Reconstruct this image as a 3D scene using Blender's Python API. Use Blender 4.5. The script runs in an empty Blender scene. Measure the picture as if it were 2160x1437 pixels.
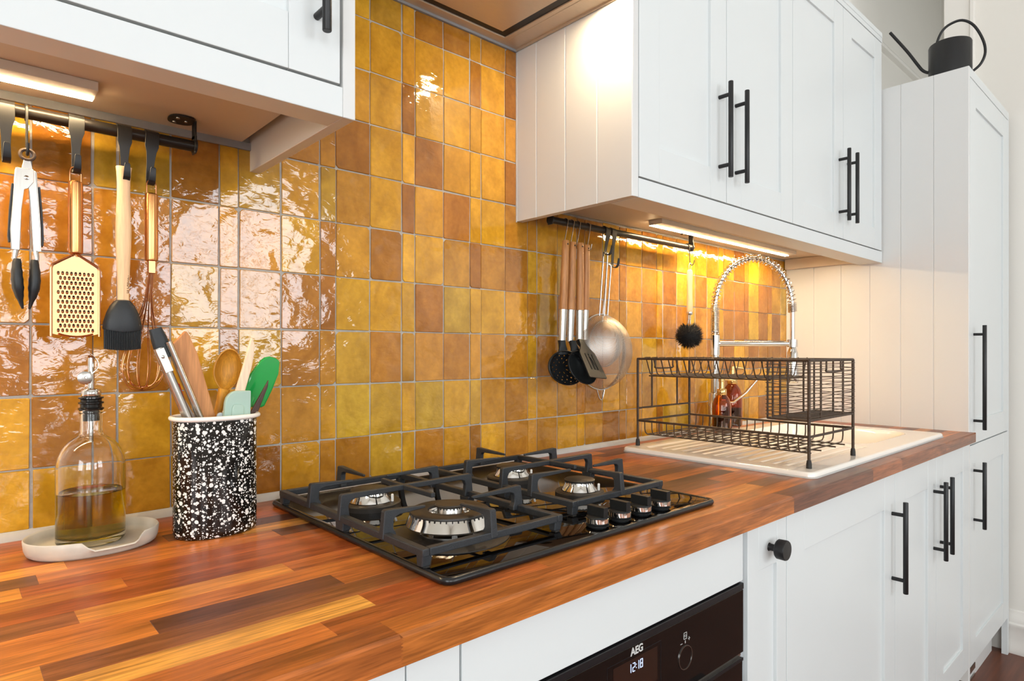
import bpy, bmesh, math, random
from mathutils import Vector, Matrix
from math import sin, cos, pi, radians, sqrt, atan2

rnd = random.Random(7)
scene = bpy.context.scene
col = scene.collection

# ---------------------------------------------------------------- camera
cam = bpy.data.cameras.new('camera')
cam_ob = bpy.data.objects.new('camera', cam)
col.objects.link(cam_ob)
cam.sensor_width = 36.0
cam.sensor_fit = 'HORIZONTAL'
cam.lens = 1325.34 / 2160 * 36.0
cam.shift_y = (740.68 - 718.5) / 2160
cam.clip_start = 0.02
cam_ob.location = (-0.0915, -1.125, 1.1852)
cam_ob.rotation_euler = (radians(90), 0, radians(47.91 - 90))
scene.camera = cam_ob

# ---------------------------------------------------------------- colour management, world, lights
scene.view_settings.view_transform = 'Standard'
scene.view_settings.look = 'None'
scene.view_settings.gamma = 1
scene.view_settings.use_curve_mapping = False
scene.view_settings.exposure = 0.0
world = bpy.data.worlds.new('sky')
scene.world = world
world.use_nodes = True
world.node_tree.nodes['Background'].inputs[0].default_value = (0.80, 0.90, 1.0, 1)
world.node_tree.nodes['Background'].inputs[1].default_value = 1.0


def area_light(name, loc, rot, sx, sy, watts, colour, spread=180):
    l = bpy.data.lights.new(name, 'AREA')
    l.shape = 'RECTANGLE'
    l.size = sx
    l.size_y = sy
    l.energy = watts
    l.color = colour
    l.spread = radians(spread)
    o = bpy.data.objects.new(name, l)
    o.location = loc
    o.rotation_euler = rot
    col.objects.link(o)
    return o


DAY = (0.905, 0.96, 1.0)
# daylight through the three windows of the wall across the room (area lights just outside the panes, facing +y)
WINDOWS = [(1.10, 2.35, 1.20, 2.55), (0.20, 0.86, 0.95, 2.20), (-1.90, -0.60, 0.95, 2.45)]
WALLF = -4.2
L_DAY = 8.6
for (xa, xb, za, zb) in WINDOWS:
    area_light('daylight_or_fill', ((xa + xb) / 2, WALLF - 0.16, (za + zb) / 2), (radians(90), 0, 0), xb - xa, zb - za,
               L_DAY * pi * (xb - xa) * (zb - za), DAY)
# window in the left wall of the room, behind the camera's left shoulder
WINL = (-3.4, -1.9, 0.9, 2.4)
area_light('daylight_or_fill', (-2.36, (WINL[0] + WINL[1]) / 2, (WINL[2] + WINL[3]) / 2), (radians(90), 0, radians(-90)),
           WINL[1] - WINL[0], WINL[3] - WINL[2], L_DAY * pi * 2.25, DAY)
area_light('daylight_or_fill', (3.9, -1.75, 1.9), (radians(90), 0, 0), 1.0, 1.4, 11, DAY)  # added fill lamp, no window here: brightens the space beyond the tall cabinet
# lamp of the cooker hood
HOODLAMP = (0.868, -0.325)
WARM = (1.0, 0.70, 0.40)


# ================================================================ helpers
def S(h, a=1.0):
    h = h.lstrip('#')
    v = [int(h[i:i + 2], 16) / 255 for i in (0, 2, 4)]
    return tuple((c / 12.92 if c <= 0.04045 else ((c + 0.055) / 1.055) ** 2.4) for c in v) + (a,)


class G:
    """collects vertices and faces in world coordinates"""

    def __init__(s):
        s.v = []
        s.f = []

    def add(s, vs, fs):
        n = len(s.v)
        s.v += [Vector(p) for p in vs]
        s.f += [tuple(i + n for i in f) for f in fs]
        return s

    def box(s, x0, x1, y0, y1, z0, z1):
        vs = [(x, y, z) for z in (z0, z1) for y in (y0, y1) for x in (x0, x1)]
        return s.add(vs, [(0, 2, 3, 1), (4, 5, 7, 6), (0, 1, 5, 4), (2, 6, 7, 3), (0, 4, 6, 2), (1, 3, 7, 5)])

    def loft(s, rings, closed=True, cap0=True, cap1=True, loop=False):
        n = len(rings[0])
        vs = [p for r in rings for p in r]
        fs = []
        m = len(rings)
        for i in range(m if loop else m - 1):
            j = (i + 1) % m
            for k in range(n if closed else n - 1):
                l = (k + 1) % n
                fs.append((i * n + k, i * n + l, j * n + l, j * n + k))
        if cap0 and not loop:
            fs.append(tuple(range(n - 1, -1, -1)))
        if cap1 and not loop:
            fs.append(tuple((m - 1) * n + k for k in range(n)))
        return s.add(vs, fs)

    def prism(s, poly, axis, lo, hi):
        def P(a, b, c):
            return {'x': (c, a, b), 'y': (a, c, b), 'z': (a, b, c)}[axis]
        return s.loft([[P(a, b, lo) for a, b in poly], [P(a, b, hi) for a, b in poly]])

    def lathe(s, prof, c=(0, 0, 0), axis='z', n=32, caps=True, loop=False):
        rings = []
        for r, h in prof:
            ring = []
            for k in range(n):
                a = 2 * pi * k / n
                p = (r * cos(a), r * sin(a), h)
                if axis == 'x':
                    p = (h, r * cos(a), r * sin(a))
                elif axis == 'y':
                    p = (r * cos(a), h, r * sin(a))
                ring.append((c[0] + p[0], c[1] + p[1], c[2] + p[2]))
            rings.append(ring)
        return s.loft(rings, cap0=caps, cap1=caps, loop=loop)

    def tube(s, path, r, n=8, closed=False, caps=True):
        P = [Vector(p) for p in path]
        m = len(P)
        R = r if isinstance(r, (list, tuple)) else [r] * m
        T = []
        for i in range(m):
            if closed:
                t = P[(i + 1) % m] - P[i - 1]
            else:
                t = P[min(i + 1, m - 1)] - P[max(i - 1, 0)]
            T.append(t.normalized())
        ref = Vector((0, 0, 1)) if abs(T[0].z) < 0.9 else Vector((1, 0, 0))
        u = T[0].cross(ref).normalized()
        rings = []
        for i in range(m):
            u = (u - T[i] * u.dot(T[i])).normalized()
            w = T[i].cross(u)
            rings.append([P[i] + (u * cos(2 * pi * k / n) + w * sin(2 * pi * k / n)) * R[i] for k in range(n)])
        return s.loft(rings, cap0=caps and not closed, cap1=caps and not closed, loop=closed)

    def sweep(s, path, sec, up=(0, 0, 1), scale=None):
        """section points (side, up) swept along the path"""
        P = [Vector(p) for p in path]
        m = len(P)
        up = Vector(up)
        rings = []
        for i in range(m):
            t = (P[min(i + 1, m - 1)] - P[max(i - 1, 0)]).normalized()
            a = t.cross(up).normalized()
            b = a.cross(t)
            k = scale[i] if scale else (1, 1)
            if not isinstance(k, tuple):
                k = (k, k)
            rings.append([P[i] + a * (q[0] * k[0]) + b * (q[1] * k[1]) for q in sec])
        return s.loft(rings)

    def ribbon(s, pts, x, t):
        """flat strap in a plane of constant x: pts (y, z, width)"""
        n = len(pts)
        rings = []
        for i in range(n):
            y, z, w = pts[i]
            y0, z0, _ = pts[max(i - 1, 0)]
            y1, z1, _ = pts[min(i + 1, n - 1)]
            d = Vector((y1 - y0, z1 - z0)).normalized()
            ny, nz = -d.y * t / 2, d.x * t / 2
            rings.append([(x - w / 2, y - ny, z - nz), (x + w / 2, y - ny, z - nz), (x + w / 2, y + ny, z + nz), (x - w / 2, y + ny, z + nz)])
        return s.loft(rings)

    def xform(s, M, start=0):
        for i in range(start, len(s.v)):
            s.v[i] = M @ s.v[i]
        return s


def rrect(x0, x1, y0, y1, r, n=5):
    pts = []
    for cx, cy, a0 in ((x1 - r, y1 - r, 0), (x0 + r, y1 - r, 90), (x0 + r, y0 + r, 180), (x1 - r, y0 + r, 270)):
        for k in range(n + 1):
            a = radians(a0 + 90 * k / n)
            pts.append((cx + r * cos(a), cy + r * sin(a)))
    return pts


def sell(a, b, e, n):
    out = []
    for k in range(n):
        t = 2 * pi * k / n
        c, s_ = cos(t), sin(t)
        out.append((a * math.copysign(abs(c) ** (2 / e), c), b * math.copysign(abs(s_) ** (2 / e), s_)))
    return out


def cr(pts, sub=6, closed=False):
    P = [Vector(p) for p in pts]
    n = len(P)
    out = []
    for i in range(n if closed else n - 1):
        if closed:
            a, b, c, d = P[i - 1], P[i], P[(i + 1) % n], P[(i + 2) % n]
        else:
            a, b, c, d = P[max(i - 1, 0)], P[i], P[i + 1], P[min(i + 2, n - 1)]
        for k in range(sub):
            t = k / sub
            out.append(0.5 * ((2 * b) + (c - a) * t + (2 * a - 5 * b + 4 * c - d) * t * t + (3 * b - a - 3 * c + d) * t ** 3))
    if not closed:
        out.append(P[-1])
    return out


def arc(c, r, a0, a1, n, plane='xz'):
    out = []
    for k in range(n + 1):
        a = radians(a0 + (a1 - a0) * k / n)
        u, w = r * cos(a), r * sin(a)
        out.append({'xz': (c[0] + u, c[1], c[2] + w), 'yz': (c[0], c[1] + u, c[2] + w), 'xy': (c[0] + u, c[1] + w, c[2])}[plane])
    return out


ORG = {}


def tag(o, label=None, cat=None, group=None, kind=None):
    if label:
        o['label'] = label
    if cat:
        o['category'] = cat
    if group:
        o['group'] = group
    if kind:
        o['kind'] = kind
    return o


def thing(name, label, cat, loc, group=None):
    o = bpy.data.objects.new(name, None)
    o.empty_display_size = 0.02
    col.objects.link(o)
    o.location = loc
    ORG[o.name] = Vector(loc)
    return tag(o, label, cat, group)


def obj(name, g, m, parent=None, bev=0.0, seg=1, angle=38, flat=False, origin=None, label=None):
    org = ORG[parent.name] if parent is not None else Vector(origin or (0, 0, 0))
    me = bpy.data.meshes.new(name)
    me.from_pydata([v - org for v in g.v], [], g.f)
    bm = bmesh.new()
    bm.from_mesh(me)
    bmesh.ops.recalc_face_normals(bm, faces=bm.faces)
    if bev > 0:
        es = [e for e in bm.edges if len(e.link_faces) == 2 and e.calc_face_angle(0) > radians(30)]
        bmesh.ops.bevel(bm, geom=es, offset=bev, segments=seg, affect='EDGES', profile=0.5, clamp_overlap=True)
    lim = radians(min(angle, 20) if bev > 0 else angle)
    for e in bm.edges:
        e.smooth = not (len(e.link_faces) == 2 and e.calc_face_angle(0) > lim)
    for f in bm.faces:
        f.smooth = not flat
    bm.to_mesh(me)
    bm.free()
    if m is not None:
        me.materials.append(m)
    o = bpy.data.objects.new(name, me)
    col.objects.link(o)
    if parent is not None:
        o.parent = parent
        ORG[o.name] = org
    else:
        o.location = org
        ORG[o.name] = org
    if label:
        o['label'] = label
    return o


def struct(name, g, m, **k):
    o = obj(name, g, m, **k)
    o['kind'] = 'structure'
    return o


# ---------------------------------------------------------------- materials
def newmat(name):
    m = bpy.data.materials.new(name)
    m.use_nodes = True
    nt = m.node_tree
    return m, nt, nt.nodes['Principled BSDF']


def nd(nt, t, **k):
    n = nt.nodes.new(t)
    for a, b in k.items():
        setattr(n, a, b)
    return n


def mat(name, c, rough=0.4, metal=0.0, spec=0.5, coat=0.0, var=0.06, vscale=8.0, bump=0.0, bscale=150.0, trans=0.0, ior=1.45, emit=None, stretch=(1, 1, 1), rvar=0.0):
    m, nt, b = newmat(name)
    c = S(c) if isinstance(c, str) else c
    tc = nd(nt, 'ShaderNodeTexCoord')
    mp = nd(nt, 'ShaderNodeMapping')
    mp.inputs['Scale'].default_value = stretch
    nt.links.new(tc.outputs['Object'], mp.inputs['Vector'])
    nz = nd(nt, 'ShaderNodeTexNoise')
    nz.inputs['Scale'].default_value = vscale
    nz.inputs['Detail'].default_value = 4
    nt.links.new(mp.outputs[0], nz.inputs['Vector'])
    rp = nd(nt, 'ShaderNodeValToRGB')
    rp.color_ramp.elements[0].position = 0.3
    rp.color_ramp.elements[1].position = 0.7
    rp.color_ramp.elements[0].color = tuple(max(0, x * (1 - var)) for x in c[:3]) + (1,)
    rp.color_ramp.elements[1].color = tuple(min(1, x * (1 + var)) for x in c[:3]) + (1,)
    nt.links.new(nz.outputs['Fac'], rp.inputs['Fac'])
    nt.links.new(rp.outputs['Color'], b.inputs['Base Color'])
    b.inputs['Roughness'].default_value = rough
    b.inputs['Metallic'].default_value = metal
    b.inputs['Specular IOR Level'].default_value = spec
    b.inputs['Coat Weight'].default_value = coat
    b.inputs['IOR'].default_value = ior
    b.inputs['Transmission Weight'].default_value = trans
    if rvar:
        mr = nd(nt, 'ShaderNodeMapRange')
        mr.inputs['To Min'].default_value = max(0, rough - rvar)
        mr.inputs['To Max'].default_value = rough + rvar
        nt.links.new(nz.outputs['Fac'], mr.inputs['Value'])
        nt.links.new(mr.outputs[0], b.inputs['Roughness'])
    if bump:
        n2 = nd(nt, 'ShaderNodeTexNoise')
        n2.inputs['Scale'].default_value = bscale
        n2.inputs['Detail'].default_value = 3
        nt.links.new(mp.outputs[0], n2.inputs['Vector'])
        bp = nd(nt, 'ShaderNodeBump')
        bp.inputs['Strength'].default_value = bump
        bp.inputs['Distance'].default_value = 0.002
        nt.links.new(n2.outputs['Fac'], bp.inputs['Height'])
        nt.links.new(bp.outputs[0], b.inputs['Normal'])
    if emit:
        b.inputs['Emission Color'].default_value = emit[0]
        b.inputs['Emission Strength'].default_value = emit[1]
    return m


def tile_material():
    m, nt, b = newmat('zellige glaze')
    tc = nd(nt, 'ShaderNodeTexCoord')
    oi = nd(nt, 'ShaderNodeObjectInfo')
    off = nd(nt, 'ShaderNodeVectorMath', operation='MULTIPLY')
    cmb = nd(nt, 'ShaderNodeCombineXYZ')
    for i in range(3):
        nt.links.new(oi.outputs['Random'], cmb.inputs[i])
    off.inputs[1].default_value = (37, 53, 91)
    nt.links.new(cmb.outputs[0], off.inputs[0])
    add = nd(nt, 'ShaderNodeVectorMath', operation='ADD')
    nt.links.new(tc.outputs['Object'], add.inputs[0])
    nt.links.new(off.outputs[0], add.inputs[1])

    def noise(scale, detail, stretch=(1, 1, 1), dist=0.0):
        mp = nd(nt, 'ShaderNodeMapping')
        mp.inputs['Scale'].default_value = stretch
        nt.links.new(add.outputs[0], mp.inputs['Vector'])
        n = nd(nt, 'ShaderNodeTexNoise')
        n.inputs['Scale'].default_value = scale
        n.inputs['Detail'].default_value = detail
        n.inputs['Distortion'].default_value = dist
        nt.links.new(mp.outputs[0], n.inputs['Vector'])
        return n

    # glaze colour: thin and thick patches, fine speckle
    n1 = noise(22, 4, (1, 1, 0.7), 0.8)
    n2 = noise(110, 3)
    r1 = nd(nt, 'ShaderNodeValToRGB')
    r1.color_ramp.elements[0].position = 0.30
    r1.color_ramp.elements[0].color = (0.76, 0.70, 0.58, 1)
    r1.color_ramp.elements[1].position = 0.72
    r1.color_ramp.elements[1].color = (1.13, 1.13, 1.12, 1)
    nt.links.new(n1.outputs['Fac'], r1.inputs['Fac'])
    r2 = nd(nt, 'ShaderNodeValToRGB')
    r2.color_ramp.elements[0].position = 0.25
    r2.color_ramp.elements[0].color = (0.86, 0.84, 0.8, 1)
    r2.color_ramp.elements[1].position = 0.7
    r2.color_ramp.elements[1].color = (1.06, 1.06, 1.06, 1)
    nt.links.new(n2.outputs['Fac'], r2.inputs['Fac'])
    mx = nd(nt, 'ShaderNodeMix', data_type='RGBA', blend_type='MULTIPLY')
    mx.inputs['Factor'].default_value = 1
    nt.links.new(oi.outputs['Color'], mx.inputs['A'])
    nt.links.new(r1.outputs[0], mx.inputs['B'])
    mx2 = nd(nt, 'ShaderNodeMix', data_type='RGBA', blend_type='MULTIPLY')
    mx2.inputs['Factor'].default_value = 1
    nt.links.new(mx.outputs['Result'], mx2.inputs['A'])
    nt.links.new(r2.outputs[0], mx2.inputs['B'])
    nt.links.new(mx2.outputs['Result'], b.inputs['Base Color'])
    b.inputs['Roughness'].default_value = 0.055
    b.inputs['Specular IOR Level'].default_value = 0.75
    # hand-made surface: broad undulation, ripples dragged sideways, tiny pits
    w1 = noise(17, 1.5, (1, 1, 1.2), 0.4)
    w2 = noise(58, 2, (0.8, 1, 1.35), 1.2)
    w3 = noise(260, 2)
    m1 = nd(nt, 'ShaderNodeMath', operation='MULTIPLY_ADD')
    nt.links.new(w2.outputs['Fac'], m1.inputs[0])
    m1.inputs[1].default_value = 0.14
    nt.links.new(w1.outputs['Fac'], m1.inputs[2])
    m2 = nd(nt, 'ShaderNodeMath', operation='MULTIPLY_ADD')
    nt.links.new(w3.outputs['Fac'], m2.inputs[0])
    m2.inputs[1].default_value = 0.016
    nt.links.new(m1.outputs[0], m2.inputs[2])
    bp = nd(nt, 'ShaderNodeBump')
    bp.inputs['Strength'].default_value = 1.0
    bp.inputs['Distance'].default_value = 0.0026
    nt.links.new(m2.outputs[0], bp.inputs['Height'])
    nt.links.new(bp.outputs[0], b.inputs['Normal'])
    return m


def wood_material(name, tint=None, along='x', scale=1.0, rough=0.32, contrast=1.0, spec=0.4):
    """fine grain along one axis; the base colour is the object's own colour unless a tint is given"""
    m, nt, b = newmat(name)
    tc = nd(nt, 'ShaderNodeTexCoord')
    oi = nd(nt, 'ShaderNodeObjectInfo')
    cmb = nd(nt, 'ShaderNodeCombineXYZ')
    for i in range(3):
        nt.links.new(oi.outputs['Random'], cmb.inputs[i])
    off = nd(nt, 'ShaderNodeVectorMath', operation='MULTIPLY')
    off.inputs[1].default_value = (17, 29, 41)
    nt.links.new(cmb.outputs[0], off.inputs[0])
    add = nd(nt, 'ShaderNodeVectorMath', operation='ADD')
    nt.links.new(tc.outputs['Object'], add.inputs[0])
    nt.links.new(off.outputs[0], add.inputs[1])
    k = {'x': (0.055, 1, 1), 'y': (1, 0.055, 1), 'z': (1, 1, 0.055)}[along]

    def noise(sc, det, dist, kk):
        mp = nd(nt, 'ShaderNodeMapping')
        mp.inputs['Scale'].default_value = kk
        nt.links.new(add.outputs[0], mp.inputs['Vector'])
        n = nd(nt, 'ShaderNodeTexNoise')
        n.inputs['Scale'].default_value = sc * scale
        n.inputs['Detail'].default_value = det
        n.inputs['Distortion'].default_value = dist
        nt.links.new(mp.outputs[0], n.inputs['Vector'])
        return n
    a = noise(95, 6, 0.6, k)
    c = noise(420, 3, 0.2, k)
    kk = tuple(q * (3 if q < 1 else 1) for q in k)
    d = noise(22, 2, 1.5, kk)
    r = nd(nt, 'ShaderNodeValToRGB')
    r.color_ramp.elements[0].position = 0.30
    lo = 1 - 0.40 * contrast
    r.color_ramp.elements[0].color = (lo, lo * 0.93, lo * 0.9, 1)
    r.color_ramp.elements[1].position = 0.68
    r.color_ramp.elements[1].color = (1.15, 1.13, 1.1, 1)
    nt.links.new(a.outputs['Fac'], r.inputs['Fac'])
    r2 = nd(nt, 'ShaderNodeValToRGB')
    r2.color_ramp.elements[0].position = 0.35
    lo = 1 - 0.30 * contrast
    r2.color_ramp.elements[0].color = (lo, lo, lo, 1)
    r2.color_ramp.elements[1].position = 0.6
    r2.color_ramp.elements[1].color = (1.05, 1.05, 1.05, 1)
    nt.links.new(c.outputs['Fac'], r2.inputs['Fac'])
    r3 = nd(nt, 'ShaderNodeValToRGB')
    r3.color_ramp.elements[0].position = 0.3
    lo = 1 - 0.35 * contrast
    r3.color_ramp.elements[0].color = (lo, lo * .95, lo * .92, 1)
    r3.color_ramp.elements[1].position = 0.65
    r3.color_ramp.elements[1].color = (1.08, 1.08, 1.08, 1)
    nt.links.new(d.outputs['Fac'], r3.inputs['Fac'])
    prev = None
    if tint is None:
        prev = oi.outputs['Color']
    for q in (r, r2, r3):
        mx = nd(nt, 'ShaderNodeMix', data_type='RGBA', blend_type='MULTIPLY')
        mx.inputs['Factor'].default_value = 1
        if prev is None:
            mx.inputs['A'].default_value = S(tint)
        else:
            nt.links.new(prev, mx.inputs['A'])
        nt.links.new(q.outputs[0], mx.inputs['B'])
        prev = mx.outputs['Result']
    nt.links.new(prev, b.inputs['Base Color'])
    b.inputs['Roughness'].default_value = rough
    b.inputs['Specular IOR Level'].default_value = spec
    bp = nd(nt, 'ShaderNodeBump')
    bp.inputs['Strength'].default_value = 0.12
    bp.inputs['Distance'].default_value = 0.001
    nt.links.new(c.outputs['Fac'], bp.inputs['Height'])
    nt.links.new(bp.outputs[0], b.inputs['Normal'])
    return m


def speckle_material():
    m, nt, b = newmat('speckled enamel')
    tc = nd(nt, 'ShaderNodeTexCoord')
    dn = nd(nt, 'ShaderNodeTexNoise')
    dn.inputs['Scale'].default_value = 300
    nt.links.new(tc.outputs['Object'], dn.inputs['Vector'])
    mixv = nd(nt, 'ShaderNodeMix', data_type='VECTOR')
    mixv.inputs['Factor'].default_value = 0.0012
    nt.links.new(tc.outputs['Object'], mixv.inputs['A'])
    nt.links.new(dn.outputs['Color'], mixv.inputs['B'])
    fac = None
    for scale, lo, hi in ((120, 0.10, 0.40), (155, 0.05, 0.40), (230, 0.06, 0.43), (400, 0.05, 0.42)):
        v = nd(nt, 'ShaderNodeTexVoronoi')
        v.inputs['Scale'].default_value = scale
        nt.links.new(mixv.outputs['Result'], v.inputs['Vector'])
        sep = nd(nt, 'ShaderNodeSeparateColor')
        nt.links.new(v.outputs['Color'], sep.inputs[0])
        rad = nd(nt, 'ShaderNodeMapRange')
        rad.inputs['From Min'].default_value = 0.32
        rad.inputs['From Max'].default_value = 1.0
        rad.inputs['To Min'].default_value = lo
        rad.inputs['To Max'].default_value = hi
        nt.links.new(sep.outputs[0], rad.inputs['Value'])
        lt = nd(nt, 'ShaderNodeMath', operation='LESS_THAN')
        nt.links.new(v.outputs['Distance'], lt.inputs[0])
        nt.links.new(rad.outputs[0], lt.inputs[1])
        if fac is None:
            fac = lt.outputs[0]
        else:
            mxm = nd(nt, 'ShaderNodeMath', operation='MAXIMUM')
            nt.links.new(fac, mxm.inputs[0])
            nt.links.new(lt.outputs[0], mxm.inputs[1])
            fac = mxm.outputs[0]
    mx = nd(nt, 'ShaderNodeMix', data_type='RGBA')
    nt.links.new(fac, mx.inputs['Factor'])
    mx.inputs['A'].default_value = S('#15120f')
    mx.inputs['B'].default_value = S('#f2f1ec')
    nt.links.new(mx.outputs['Result'], b.inputs['Base Color'])
    b.inputs['Roughness'].default_value = 0.1
    return m


def glass_material(name, c, rough=0.0, ior=1.45, absorb=None, dens=0):
    m, nt, b = newmat(name)
    b.inputs['Base Color'].default_value = S(c) if isinstance(c, str) else c
    b.inputs['Transmission Weight'].default_value = 1
    b.inputs['Roughness'].default_value = rough
    b.inputs['IOR'].default_value = ior
    nz = nd(nt, 'ShaderNodeTexNoise')
    nz.inputs['Scale'].default_value = 30
    tc = nd(nt, 'ShaderNodeTexCoord')
    nt.links.new(tc.outputs['Object'], nz.inputs['Vector'])
    bp = nd(nt, 'ShaderNodeBump')
    bp.inputs['Strength'].default_value = 0.03
    bp.inputs['Distance'].default_value = 0.001
    nt.links.new(nz.outputs['Fac'], bp.inputs['Height'])
    nt.links.new(bp.outputs[0], b.inputs['Normal'])
    if absorb:
        va = nd(nt, 'ShaderNodeVolumeAbsorption')
        va.inputs['Color'].default_value = S(absorb) if isinstance(absorb, str) else absorb
        va.inputs['Density'].default_value = dens
        nt.links.new(va.outputs[0], nt.nodes['Material Output'].inputs['Volume'])
    return m


def mesh_material():
    """woven steel wire: see-through between the wires"""
    m, nt, b = newmat('fine steel mesh')
    tc = nd(nt, 'ShaderNodeTexCoord')
    rot = nd(nt, 'ShaderNodeMapping')
    rot.inputs['Rotation'].default_value = (0, radians(35), 0)
    nt.links.new(tc.outputs['Object'], rot.inputs['Vector'])
    sep = nd(nt, 'ShaderNodeSeparateXYZ')
    nt.links.new(rot.outputs[0], sep.inputs[0])
    res = None
    for ax in ('X', 'Z'):
        mu = nd(nt, 'ShaderNodeMath', operation='MULTIPLY')
        mu.inputs[1].default_value = 620
        nt.links.new(sep.outputs[ax], mu.inputs[0])
        fr = nd(nt, 'ShaderNodeMath', operation='FRACT')
        nt.links.new(mu.outputs[0], fr.inputs[0])
        lt = nd(nt, 'ShaderNodeMath', operation='LESS_THAN')
        lt.inputs[1].default_value = 0.27
        nt.links.new(fr.outputs[0], lt.inputs[0])
        if res is None:
            res = lt.outputs[0]
        else:
            mxm = nd(nt, 'ShaderNodeMath', operation='MAXIMUM')
            nt.links.new(res, mxm.inputs[0])
            nt.links.new(lt.outputs[0], mxm.inputs[1])
            res = mxm.outputs[0]
    nt.links.new(res, b.inputs['Alpha'])
    b.inputs['Base Color'].default_value = S('#cfc8c0')
    b.inputs['Metallic'].default_value = 0.9
    b.inputs['Roughness'].default_value = 0.42
    return m


M = {}
M['paint'] = mat('cabinet paint', '#dde1e1', 0.36, var=0.01, vscale=3, bump=0.02, bscale=220)
M['paint_side'] = mat('panel paint', '#dcdcda', 0.40, var=0.012, vscale=3, bump=0.02, bscale=220)
M['carcass'] = mat('carcass board', '#d2c6b6', 0.5, var=0.02, vscale=5)
M['carcass_grey'] = mat('carcass edge', '#aeb3b6', 0.5, var=0.02)
M['wall'] = mat('wall paint', '#eeeae2', 0.65, var=0.012, vscale=3, bump=0.04, bscale=90)
M['ceiling'] = mat('ceiling paint', '#f2f0ec', 0.7, var=0.01)
M['trimwhite'] = mat('gloss trim paint', '#eeeae3', 0.3, var=0.01)
M['floor'] = mat('dark wood floor', '#6a3b26', 0.35, var=0.25, vscale=4, stretch=(1, 12, 1), bump=0.05)
M['roomfloor'] = M['floor']
M['grout'] = mat('grey grout', '#aaa69f', 0.85, var=0.12, vscale=60, bump=0.3, bscale=300)
M['sealant'] = mat('grey sealant', '#b5b2ae', 0.6, var=0.05, vscale=40, bump=0.1)
M['sealdark'] = mat('dark grey sealant', '#8d8f92', 0.7, var=0.08, vscale=40, bump=0.15)
M['tile'] = tile_material()
M['stave'] = wood_material('oiled walnut stave', rough=0.30)
M['beech'] = wood_material('beech wood', '#c98d58', along='z', scale=1.6, rough=0.5, contrast=0.35)
M['palewood'] = wood_material('pale wood', '#e8c79d', along='z', scale=1.6, rough=0.5, contrast=0.14)
M['oak'] = wood_material('oak handle', '#b9834f', along='z', scale=2.2, rough=0.45, contrast=0.45)
M['oldwood'] = wood_material('worn olive wood', '#c98f2c', along='z', scale=2.0, rough=0.5, contrast=0.55)
M['whitewood'] = wood_material('bleached wood', '#e9d3b8', along='z', scale=2.0, rough=0.6, contrast=0.2)
M['black'] = mat('matt black metal', '#1b1b1c', 0.42, var=0.1, vscale=40, bump=0.03, spec=0.5)
M['blackrail'] = mat('black rail metal', '#2a2623', 0.34, metal=0.4, var=0.08, vscale=30)
M['iron'] = mat('cast iron enamel', '#2d2f32', 0.46, var=0.12, vscale=90, bump=0.25, bscale=700, spec=0.45)
M['hobglass'] = mat('black ceramic glass', '#060505', 0.025, var=0.1, spec=1.0)
M['hobrim'] = mat('black hob rim', '#1a1a1b', 0.25, var=0.05)
M['burnerblack'] = mat('burner enamel', '#2b2621', 0.45, var=0.15, vscale=60, bump=0.1, bscale=500)
M['chrome'] = mat('polished chrome', '#dcdad6', 0.07, metal=1, var=0.02)
M['steel'] = mat('brushed steel', '#b9b5af', 0.27, metal=1, var=0.06, vscale=40, stretch=(30, 30, 1))
M['hoodsteel'] = mat('hood steel', '#cdbda9', 0.38, metal=0.45, var=0.04, vscale=40, stretch=(1, 20, 1))
M['dark'] = mat('dark gap', '#14110e', 0.4, var=0.1)
M['copper'] = mat('copper plate', '#c88a60', 0.24, metal=1, var=0.04, vscale=20)
M['copperbrush'] = mat('brushed copper', '#d0935c', 0.24, metal=1, var=0.07, vscale=60, stretch=(20, 20, 1))
M['silicone'] = mat('black silicone', '#1e2226', 0.45, var=0.08, vscale=50, bump=0.06, bscale=500)
M['nylon'] = mat('black nylon', '#191b1c', 0.46, spec=0.3, var=0.1, vscale=60, bump=0.05, bscale=300)
M['rubber'] = mat('dark rubber', '#2a2724', 0.6, var=0.1)
M['brownrubber'] = mat('brown rubber ring', '#4a3a30', 0.6, var=0.1)
M['bristle'] = mat('black bristles', '#0f0d0c', 0.7, var=0.3, vscale=90)
M['ceramic'] = mat('white ceramic', '#f4efe7', 0.12, var=0.01, coat=0.3)
M['stoneware'] = mat('speckled stoneware', '#c9c2b4', 0.32, var=0.06, vscale=45, bump=0.05, bscale=200)
M['enamelwhite'] = mat('white enamel', '#f3efe8', 0.15, var=0.01)
M['speckle'] = speckle_material()
M['mint'] = mat('mint silicone', '#a9c3b6', 0.4, var=0.03, vscale=20)
M['green'] = mat('green plastic', '#1f9a45', 0.12, var=0.05, vscale=15, coat=0.4)
M['red'] = mat('red silicone', '#d3202c', 0.35, var=0.05)
M['greyblue'] = mat('grey silicone', '#b9c0c4', 0.45, var=0.03)
M['darkwood'] = wood_material('dark horn wood', '#4a3328', along='z', scale=2, rough=0.4, contrast=0.5)
M['rackmetal'] = mat('antique brown iron', '#4b3c30', 0.5, metal=0.35, var=0.25, vscale=120, bump=0.2, bscale=600)
M['rackwire'] = mat('antique thin wire', '#564536', 0.5, metal=0.35, var=0.25, vscale=120)
M['gold'] = mat('brass pump', '#d9b77a', 0.18, metal=1, var=0.04)
M['glass'] = glass_material('clear glass', (0.985, 0.992, 0.985, 1))
M['oil'] = glass_material('olive oil', (0.97, 0.90, 0.30, 1), ior=1.45, absorb=(0.85, 0.80, 0.01, 1), dens=90)
M['amber'] = glass_material('amber glass', '#cf8a3a', ior=1.5, absorb=(0.75, 0.30, 0.02, 1), dens=60)
M['soap'] = mat('dark soap', '#1c0f07', 0.2, var=0.1)
M['ovenglass'] = mat('oven black glass', '#0b0808', 0.06, var=0.1, spec=0.5)
M['ovenmatt'] = mat('oven matt black', '#17171a', 0.35, var=0.1)
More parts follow.
